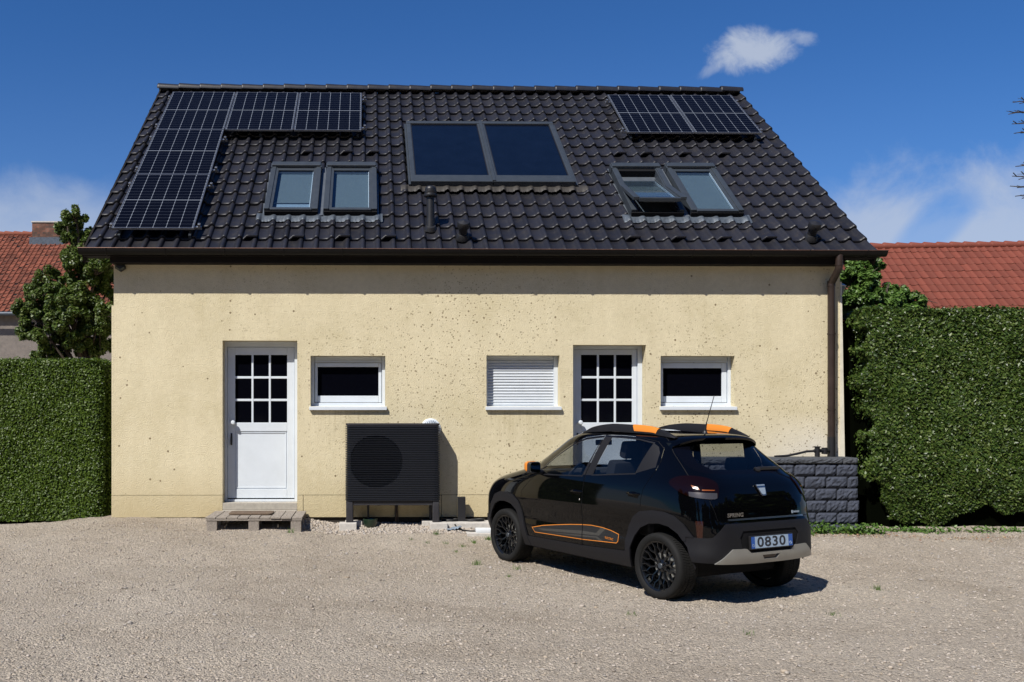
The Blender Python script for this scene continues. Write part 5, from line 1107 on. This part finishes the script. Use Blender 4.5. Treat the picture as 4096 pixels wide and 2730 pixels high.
# front bumper, plain dark band and grille area (faces the wall)
cut([(-.95, .23), (.95, .23), (.95, .42), (.60, .48), (-.60, .48), (-.95, .42)], Xv, Zv, lambda c, f: c.y > 2.9, ID['fbumper'], only={0, ID['clad']})
bm.normal_update(); bm.verts.ensure_lookup_table(); bm.verts.index_update()
VN = {v.index: v.normal.copy() for v in bm.verts}
def piece(ids, name, mat, parent=car, thick=0.0, fpred=None, off=0.0):
    ids = {ID[i] for i in ids}; fs = [f for f in bm.faces if f[pid] in ids and (fpred is None or fpred(f.calc_center_median()))]
    if not fs: print('EMPTY', name, ids); return None
    mp = {}; V = []; NN = []; F = []
    for f in fs:
        for v in f.verts:
            if v.index not in mp: mp[v.index] = len(V); V.append(v.co + VN[v.index] * (thick + off)); NN.append(VN[v.index])
        F.append([mp[v.index] for v in f.verts])
    n0 = len(V)
    if thick:
        cnt = {}
        for f in F:
            for a, b in zip(f, f[1:] + f[:1]): cnt[(a, b)] = 1
        bd = [(a, b) for (a, b) in cnt if (b, a) not in cnt]; inv = {}; orig = {k: i for i, k in mp.items()}; src = list(mp.keys())
        for (a, b) in bd:
            q = []
            for i in (a, b):
                vi = src[i]; bm_v = bm.verts[vi]; nrm = VN[vi]; V.append(V[i]); NN.append(nrm); V.append(V[i] - nrm * (thick + .004)); NN.append(nrm); q += [len(V) - 2, len(V) - 1]
            F.append([q[0], q[1], q[3], q[2]])
            d = (Vector(V[b]) - Vector(V[a])).cross(VN[src[a]]); d = d.normalized() if d.length > 1e-9 else VN[src[a]]
            for k in q: NN[k] = d
    me = bpy.data.meshes.new(name); me.from_pydata([tuple(v) for v in V], [], F); me.update(); me.shade_smooth(); me.normals_split_custom_set_from_vertices([tuple(n) for n in NN])
    return link(me, name, mat, parent, True)
Lf = lambda c: c.x < 0
Rt = lambda c: c.x > 0
body = piece(['body'], 'body', M['paint'])
piece(['seam'], 'seal', M['matteblack'], off=-.004)
for sidef in (Lf, Rt):
    fd = piece(['fdoor'], 'front_door', M['paint'], fpred=sidef); rd = piece(['rdoor'], 'rear_door', M['paint'], fpred=sidef)
    piece(['pillar'], 'window_frame', M['clad'], fd, fpred=lambda c: sidef(c) and c.y > .93); piece(['pillar'], 'window_frame', M['clad'], rd, fpred=lambda c: sidef(c) and c.y <= .93)
    piece(['fglass'], 'window_glass', M['carglass'], fd, fpred=sidef, off=-.004); piece(['rglass'], 'window_glass', M['carglass'], rd, fpred=sidef, off=-.004); piece(['quarter'], 'quarter_trim', M['clad'], rd, fpred=sidef)
    for dr, pr_ in ((fd, lambda c: sidef(c) and c.y > 1.05), (rd, lambda c: sidef(c) and c.y < 1.05)):
        piece(['decal_o'], 'orange_line', M['orange'], dr, fpred=pr_); piece(['decal_i'], 'side_decal', M['decal'], dr, fpred=pr_); piece(['decal_s'], 'decal_stripe', M['decal2'], dr, fpred=pr_)
    for yy in (lambda c: c.y > 1.2, lambda c: c.y < 1.2): piece(['clad'], 'arch_cladding', M['clad'], thick=.016, fpred=lambda c: sidef(c) and yy(c))
    piece(['sill'], 'sill_trim', M['clad'], thick=.012, fpred=sidef)
    tl = piece(['lamp'], 'tail_light', M['lamp'], thick=.012, fpred=sidef); piece(['lampc'], 'clear_lens', M['lampclear'], tl, thick=.009, fpred=sidef); piece(['glint'], 'amber_sparkle', M['glint'], tl, thick=.011, fpred=sidef)
    s_ = -1 if sidef is Lf else 1
    piece(['refl'], 'reflector', M['amber'], thick=.004, fpred=sidef)
piece(['windscreen'], 'windscreen', M['carglass'], off=-.003)
tg = piece(['tailgate'], 'tailgate', M['paint']); piece(['rglassb'], 'rear_window_border', M['darkglass'], tg); piece(['rclear'], 'rear_window', M['rearglass'], tg)
piece(['chrome'], 'chrome_strip', M['chrome'], tg, thick=.010)
bu = piece(['bumper'], 'rear_bumper', M['clad'], thick=.010); piece(['recess'], 'plate_recess_shade', M['matteblack'], bu); piece(['skid'], 'skid_plate', M['satin'], bu, thick=.024); piece(['lens'], 'fog_lamp', M['amber'], bu, thick=.010)
piece(['fbumper'], 'front_bumper', M['clad'], thick=.01)
bm.free()
# underbody, wheel housings, cabin
def cp(name, mat, parent=car, smooth=False, angle=None):
    def b(mb): return mb.build(name, mat, parent, smooth=smooth, local=True, angle=angle)
    return b
mb = MB(); mb.box(-.52, .52, -.22, 2.95, .20, .60, .04); mb.box(-.40, .40, -.46, -.22, .36, .60); mb.box(-.725, .725, .43, 1.98, .215, .40, .03); mb.box(-.72, .72, .42, 2.02, .40, .62); mb.box(-.60, .60, -.40, 2.9, .70, .73); cp('underbody', M['matteblack'])(mb)
cab = []
def seat(x, y, name, w=.24):
    mb = MB(); mb.box(x - w, x + w, y, y + .48, .55, .70, .05); T = Matrix.Translation((x, y + .04, .66)) @ Matrix.Rotation(math.radians(-0), 4, 'X'); 
    mb.T = Matrix.Translation((x, y + .06, .68)) @ Matrix.Rotation(math.radians(16), 4, 'X'); mb.box(-w, w, -.07, .06, 0, .56, .05); mb.box(-.125, .125, -.055, .045, .58, .76, .04); mb.tube([(-.05, 0, .54), (-.05, 0, .62)], .007, 6); mb.tube([(.05, 0, .54), (.05, 0, .62)], .007, 6); cp(name, M['seat'], smooth=True, angle=50)(mb)
seat(-.34, .93, 'seat'); seat(.34, .93, 'seat')
mb = MB(); mb.box(-.60, .60, .22, .62, .52, .68, .05); mb.T = Matrix.Translation((0, .22, .66)) @ Matrix.Rotation(math.radians(14), 4, 'X'); mb.box(-.60, .60, -.06, .06, 0, .48, .05)
for x in (-.33, .33): mb.box(x - .12, x + .12, -.05, .045, .49, .62, .035)
cp('rear_seat', M['seat'], smooth=True, angle=50)(mb)
mb = MB(); mb.prism([(1.72, .60), (1.72, .96), (1.76, 1.03), (1.86, 1.065), (2.20, 1.055), (2.30, .60)], -.66, .66, 'X', .01); mb.lathe([(.001, .0), (.05, .004), (.07, .0), (.072, -.03)], (.0, 1.80, 1.06), 16); cp('dashboard', M['dash'], smooth=True, angle=40)(mb)
T = Matrix.Translation((-.34, 1.60, .99)) @ Matrix.Rotation(math.radians(-64), 4, 'X'); mb = MB(T); mb.tube([(.18 * math.cos(a), .18 * math.sin(a), 0) for a in np.linspace(0, 2 * PI, 33)[:-1]], .014, 8, closed=True); mb.box(-.17, .17, -.025, .025, -.03, .0, .01); mb.box(-.03, .03, -.17, 0, -.03, 0, .01); mb.lathe([(.001, .01), (.055, .0), (.06, -.04), (.001, -.05)], n=18); cp('steering_wheel', M['black'], smooth=True, angle=45)(mb)
mb = MB(); mb.box(.0 - .11, .11, 1.62, 1.64, 1.34, 1.40, .008); cp('rear_view_mirror', M['black'])(mb)
# exterior details
RX = .47
for sd in (-1, 1):
    mb = MB(); ys_ = np.linspace(.06, 1.40, 34); vs = []; 
    def zr_(y): return float(np.interp(y, [-.05, .06, .35, .9, 1.25, 1.40], [1.455, 1.470, 1.503, 1.520, 1.508, 1.488]))
    for y in ys_:
        t = (y - .06) / 1.34; h = .072 * (1 - abs(2 * t - 1) ** 3.2) + .004; zb = zr_(y) - .012; xx = sd * (RX + .018 * math.sin(PI * t))
        vs += [(xx - .026, y, zb), (xx - .021, y, zb + h * .9), (xx - .010, y, zb + h + .003), (xx + .010, y, zb + h + .003), (xx + .021, y, zb + h * .9), (xx + .026, y, zb)]
    fs = [(6 * i + k, 6 * i + 6 + k, 6 * i + 7 + k, 6 * i + 1 + k) for i in range(33) for k in range(5)] + [(0, 1, 2, 3, 4, 5), tuple(reversed(range(6 * 33, 6 * 34)))]
    mb.add(vs, fs); rl_ = cp('roof_rail', M['clad'], smooth=True, angle=45)(mb)
    mb = MB(); vs = []; ysel = [y for y in np.linspace(.275, .60, 12)]
    for i, y in enumerate(ysel):
        t = (y - .06) / 1.34; h = .072 * (1 - abs(2 * t - 1) ** 3.2) + .004; zb = zr_(y) - .012; xx = sd * (RX + .018 * math.sin(PI * t)); e = .0035; sh = .02
        for (dx, zz, dy) in ((-.0245 - e, zb + h * .25, sh), (-.021 - e, zb + h * .9, 0), (-.010, zb + h + .003 + e, -.006), (.010, zb + h + .003 + e, -.006), (.021 + e, zb + h * .9, 0), (.0245 + e, zb + h * .25, sh)): vs.append((xx + dx, y + dy * (1 if i < 6 else -1) * (1 if i in (0, 11) else 0), zz))
    mb.add(vs, [(6 * i + k, 6 * i + 6 + k, 6 * i + 7 + k, 6 * i + 1 + k) for i in range(11) for k in range(5)]); cp('orange_insert', M['orange'], rl_, True, 45)(mb)
    # door mirror
    T = Matrix.Translation((sd * .875, 1.76, 1.11)); mb = MB(T)
    bmm = bmesh.new(); bmesh.ops.create_cube(bmm, size=1)
    for v in bmm.verts:
        k = 1 if v.co.y < 0 else .72; v.co = Vector((v.co.x * .155 * k, v.co.y * .12, v.co.z * .135 * k + (0 if v.co.y < 0 else -.006)))
    bmesh.ops.bevel(bmm, geom=bmm.edges[:], offset=.03, segments=4, affect='EDGES', profile=.55); mb.bm(bmm)
    mb.T = Matrix.Identity(4); mb.tube([(sd * .72, 1.77, 1.05), (sd * .80, 1.775, 1.055), (sd * .86, 1.77, 1.06)], [.03, .022, .022], 10)
    mr = cp('door_mirror', M['black'], smooth=True, angle=40)(mb)
    mb = MB(T); bmm = bmesh.new(); bmesh.ops.create_cube(bmm, size=1)
    for v in bmm.verts:
        k = 1 if v.co.y < 0 else .70; v.co = Vector((v.co.x * .158 * k + sd * .004, v.co.y * .075 + .032, v.co.z * .125 * k + .008))
    bmesh.ops.bevel(bmm, geom=bmm.edges[:], offset=.03, segments=4, affect='EDGES', profile=.55); mb.bm(bmm); cp('mirror_cap', M['orange'], mr, True, 40)(mb)
    mb = MB(T); mb.prism(rrect(-.064, .064, -.054, .054, .02), -.066, -.0605, 'Y'); g_ = cp('mirror_glass', simple('mirror', (.5, .55, .6), .03, metal=1), mr)(mb)
    # handles
    for (y, z) in ((1.145, .885), (.31, .925)):
        xx = sd * float(W_(z)); mb = MB(); mb.tube([(xx * .985, y + .075, z + .01), (xx + sd * .020, y + .055, z + .012), (xx + sd * .026, y, z + .012), (xx + sd * .020, y - .055, z + .012), (xx * .985, y - .078, z + .008)], [.009, .013, .013, .013, .010], 10); cp('door_handle', M['paint'], None or car, True, 50)(mb)
        mb = MB(); mb.lathe([(.0005, .002), (.058, .0015), (.066, .0)], (0, 0, 0), 24, 'X'); mb.v = [(xx + sd * .0015 + 0 * v[0], y + v[1] * 1.05, z - .012 + v[2] * .62) for v in mb.v]; cp('handle_recess', M['darkglass'], car, True, 50)(mb)
    mb = MB(); xx = sd * (float(W_(.81)) + .001); mb.lathe([(.0005, .004), (.008, .003), (.010, .0)], (0, 0, 0), 14, 'X'); mb.v = [(xx + sd * abs(v[0]), 1.085 + v[1], .815 + v[2]) for v in mb.v]; cp('door_lock', M['chrome'], car, True, 50)(mb)
# rear spoiler lip
mb = MB(); vs = []; nx_ = 25
for i in range(nx_):
    t = -1 + 2 * i / (nx_ - 1); x = t * .545; e = abs(t) ** 5; drop = .030 * abs(t) ** 3 + .05 * e
    yb = -.075 + .11 * e; yf_ = .22; zt_ = 1.478 - drop; 
    vs += [(x * .98, yf_, 1.502 - drop * 1.1), (x, .05, 1.494 - drop), (x, yb + .015, zt_ - .004), (x, yb, zt_ - .016), (x, yb + .008, zt_ - .036), (x, yb + .09, zt_ - .040)]
mb.add(vs, [(6 * i + k, 6 * i + 6 + k, 6 * i + 7 + k, 6 * i + 1 + k) for i in range(nx_ - 1) for k in range(5)] + [(0, 1, 2, 3, 4, 5), tuple(reversed(range(6 * (nx_ - 1), 6 * nx_)))]); cp('spoiler', M['paint'], car, True, 50)(mb)
mb = MB(); mb.lathe([(.001, .03), (.016, .028), (.024, .01), (.034, .0)], (0, .165, 1.492), 18); mb.tube([(0, .165, 1.515), (0, .145, 1.60)], [.010, .006], 8); mb.tube([(0, .145, 1.60), (0, .05, 1.86)], [.0045, .0032], 6); cp('antenna', M['black'], car, True, 50)(mb)
mb = MB(); mb.tube([(.12, -.32, 1.168), (.16, -.335, 1.165)], .026, 12); mb.box(.14, .42, -.345, -.325, 1.165, 1.195, .008); mb.T = Matrix.Identity(4); cp('rear_wiper', M['black'], car, True, 50)(mb)
# badge, lettering, plate
RZ = Matrix.Rotation(PI / 2, 4, 'X')
ybad = float(YR(1.0)); tl_ = math.atan2(float(YR(1.05)) - float(YR(.95)), .10)
T = Matrix.Translation((0, ybad - .006, 1.0)) @ Matrix.Rotation(-tl_, 4, 'X'); bdg = MB(T)
outer = [(-.056, .052), (.056, .052), (.049, .02), (.030, -.048), (.018, -.060), (-.018, -.060), (-.030, -.048), (-.049, .02)]; bdg.prism(outer, -.012, .0, 'Y', .003); bg_ = cp('badge', M['chrome'], car)(bdg)
bdg = MB(T); bdg.prism([(-.042, .016), (.042, .016), (.024, -.040), (.014, -.048), (-.014, -.048), (-.024, -.040)], -.0135, -.0125, 'Y'); bdg.prism([(-.05, .046), (.05, .046), (.0475, .036), (-.0475, .036)], -.0135, -.0125, 'Y'); cp('badge_inlay', M['greyplastic'], bg_)(bdg)
ys1 = float(YR(.795)) - .004
text_mesh('lettering', 'SPRING', .05, M['chrome'], car, Matrix.Translation((-.385, ys1 + .002, .795)) @ RZ, .003, .0006, 1.1, width=.19)
mb = MB(); mb.box(.33, .345, -.556, -.548, .78, .806); mb.box(.35, .43, -.552, -.546, .785, .80); cp('small_badge', M['greyplastic'], car)(mb)
xx = -(float(W_(.475)) + .0005)
text_mesh('decal_lettering', 'ELECTRIC', .03, M['orange'], car, Matrix.Translation((xx - .0015, .642, .472)) @ Matrix.Rotation(math.radians(4), 4, 'X') @ Matrix.Rotation(-PI / 2, 4, 'Z') @ RZ, .0004, 0, 1.1, width=.118)
PT = Matrix.Translation((0, float(YR(.55)) - .028, .553)) @ Matrix.Rotation(math.radians(-4), 4, 'X')
mb = MB(PT); mb.box(-.268, .268, -.004, .02, -.060, .060, .004); pf = cp('number_plate', M['black'], car)(mb)
mb = MB(PT); mb.box(-.218, .205, -.0065, -.0045, -.051, .051); cp('plate_face', M['plate'], pf)(mb)
for (a, b) in ((-.260, -.219), (.206, .258)): mb = MB(PT); mb.box(a, b, -.0064, -.0045, -.051, .051); cp('plate_band', M['plateblue'], pf)(mb)
text_mesh('plate_number', '0830', .118, M['ink'], pf, PT @ Matrix.Translation((-.012, -.0075, -.002)) @ RZ, .0006, .0022, 1.12, width=.355)
text_mesh('plate_letter', 'D', .035, M['plate'], pf, PT @ Matrix.Translation((-.240, -.0072, -.026)) @ RZ, .0004)
mb = MB(PT); mb.tube([(.232 + .012 * math.cos(a), -.0072, -.024 + .012 * math.sin(a)) for a in np.linspace(0, 2 * PI, 17)[:-1]], .0022, 5, closed=True); cp('plate_emblem', M['plate'], pf)(mb)
# wheels
def make_wheel():
    r_ = .232; wb = MB()
    # rim barrel and outer lip (axis X, outer face at +x)
    wb.lathe([(.228, -.16), (.205, -.10), (.205, -.03), (.214, -.012), (.226, -.004), (.235, .0), (.238, -.004), (.236, -.012), (.232, -.02)], n=72, axis='X')
    wb.lathe([(.001, -.034), (.030, -.034), (.034, -.040), (.052, -.044), (.062, -.052), (.066, -.075), (.066, -.11)], n=32, axis='X')
    def bar(p0, p1, w0, w1, x0, x1, d=.022):
        p0, p1 = np.array(p0), np.array(p1); t = (p1 - p0) / np.linalg.norm(p1 - p0); nn = np.array([-t[1], t[0]])
        v = [];
        for p, w_, x in ((p0, w0, x0), (p1, w1, x1)):
            for s, dx in ((-1, -d), (-.7, 0), (.7, 0), (1, -d)): q = p + nn * s * w_; v.append((x + dx, q[0], q[1]))
        wb.add(v, [(0, 1, 5, 4), (1, 2, 6, 5), (2, 3, 7, 6), (0, 3, 2, 1), (4, 5, 6, 7)])
    ns = 10
    pol = lambda r, a: (r * math.cos(a), r * math.sin(a))
    for k in range(ns):
        a = 2 * PI * k / ns; h = PI / ns
        bar(pol(.050, a), pol(.128, a), .009, .0085, -.046, -.030); 
        for s in (-1, 1): bar(pol(.124, a), pol(.168, a + s * h * .62), .0075, .0065, -.030, -.018); bar(pol(.165, a + s * h * .62), pol(.218, a + s * h * .48), .0065, .0075, -.018, -.008)
    for k in range(5):
        a = 2 * PI * k / 5 + .3; y, z = pol(.043, a); wb.lathe([(.001, -.030), (.007, -.032), (.008, -.044)], (0, y, z), 8, 'X')
    me_w = wb
    rim = me_w.build('wheel', M['rim'], car, smooth=True, local=True, angle=28)
    tb_ = MB(); R = .302
    prof = [(.228, .002), (.236, .008), (.250, .014), (.268, .016), (.283, .012), (.293, .002), (.2985, -.008), (.300, -.016)]
    tb_.lathe(prof + [(R - .001, -.03)], n=96, axis='X'); nseg = 76
    # tread: angled lugs with grooves
    tb_.lathe([(R - .007, -.014), (R - .007, -.185)], n=96, axis='X')
    for k in range(nseg):
        a0 = 2 * PI * k / nseg
        for (xa, xb, sk) in ((-.012, -.052, 1), (-.056, -.096, 1), (-.104, -.144, -1), (-.148, -.188, -1)):
            v = []
            for (x, rr) in ((xa, R - (.004 if xa == -.012 else 0)), (xb, R - (.004 if xb == -.188 else 0))):
                sh = (abs(x + .10) / .09) * .075
                for da in (.0, .062):
                    an = a0 + da + sh
                    for r0 in (rr - .010, rr): v.append((x, r0 * math.cos(an), r0 * math.sin(an)))
            tb_.add(v, [(1, 3, 7, 5), (0, 1, 5, 4), (2, 6, 7, 3), (0, 2, 3, 1), (4, 5, 7, 6)])
    tb_.lathe([(.300, -.184), (.2985, -.192), (.285, -.206), (.26, -.21), (.23, -.20)], n=96, axis='X')
    ty = tb_.build('tyre', M['rubber'], rim, smooth=True, local=True, angle=35)
    d = MB(); d.lathe([(.001, -.10), (.135, -.10), (.135, -.125), (.001, -.125)], n=40, axis='X'); d.box(-.14, -.085, .06, .135, -.06, .08, .01); d.build('brake_disc', M['satin'], rim, smooth=True, local=True, angle=30)
    d = MB(); d.lathe([(.001, -.175), (.222, -.175)], n=40, axis='X'); d.build('wheel_back', M['matteblack'], rim, local=True)
    d = MB(); d.lathe([(.001, -.0285), (.022, -.029), (.027, -.034)], n=24, axis='X'); d.build('hub_cap', M['anth'], rim, smooth=True, local=True, angle=40)
    return rim
wh = make_wheel(); TRK = .765
for (x, y, mir, rot) in ((-TRK, 0, True, .2), (-TRK, 2.423, True, .55), (TRK, 0, False, .1), (TRK, 2.423, False, .9)):
    o = wh if (x, y) == (-TRK, 0) else copy_tree(wh, car)
    o.location = (x, y, .297); o.rotation_euler = (rot, 0, PI if mir else 0)
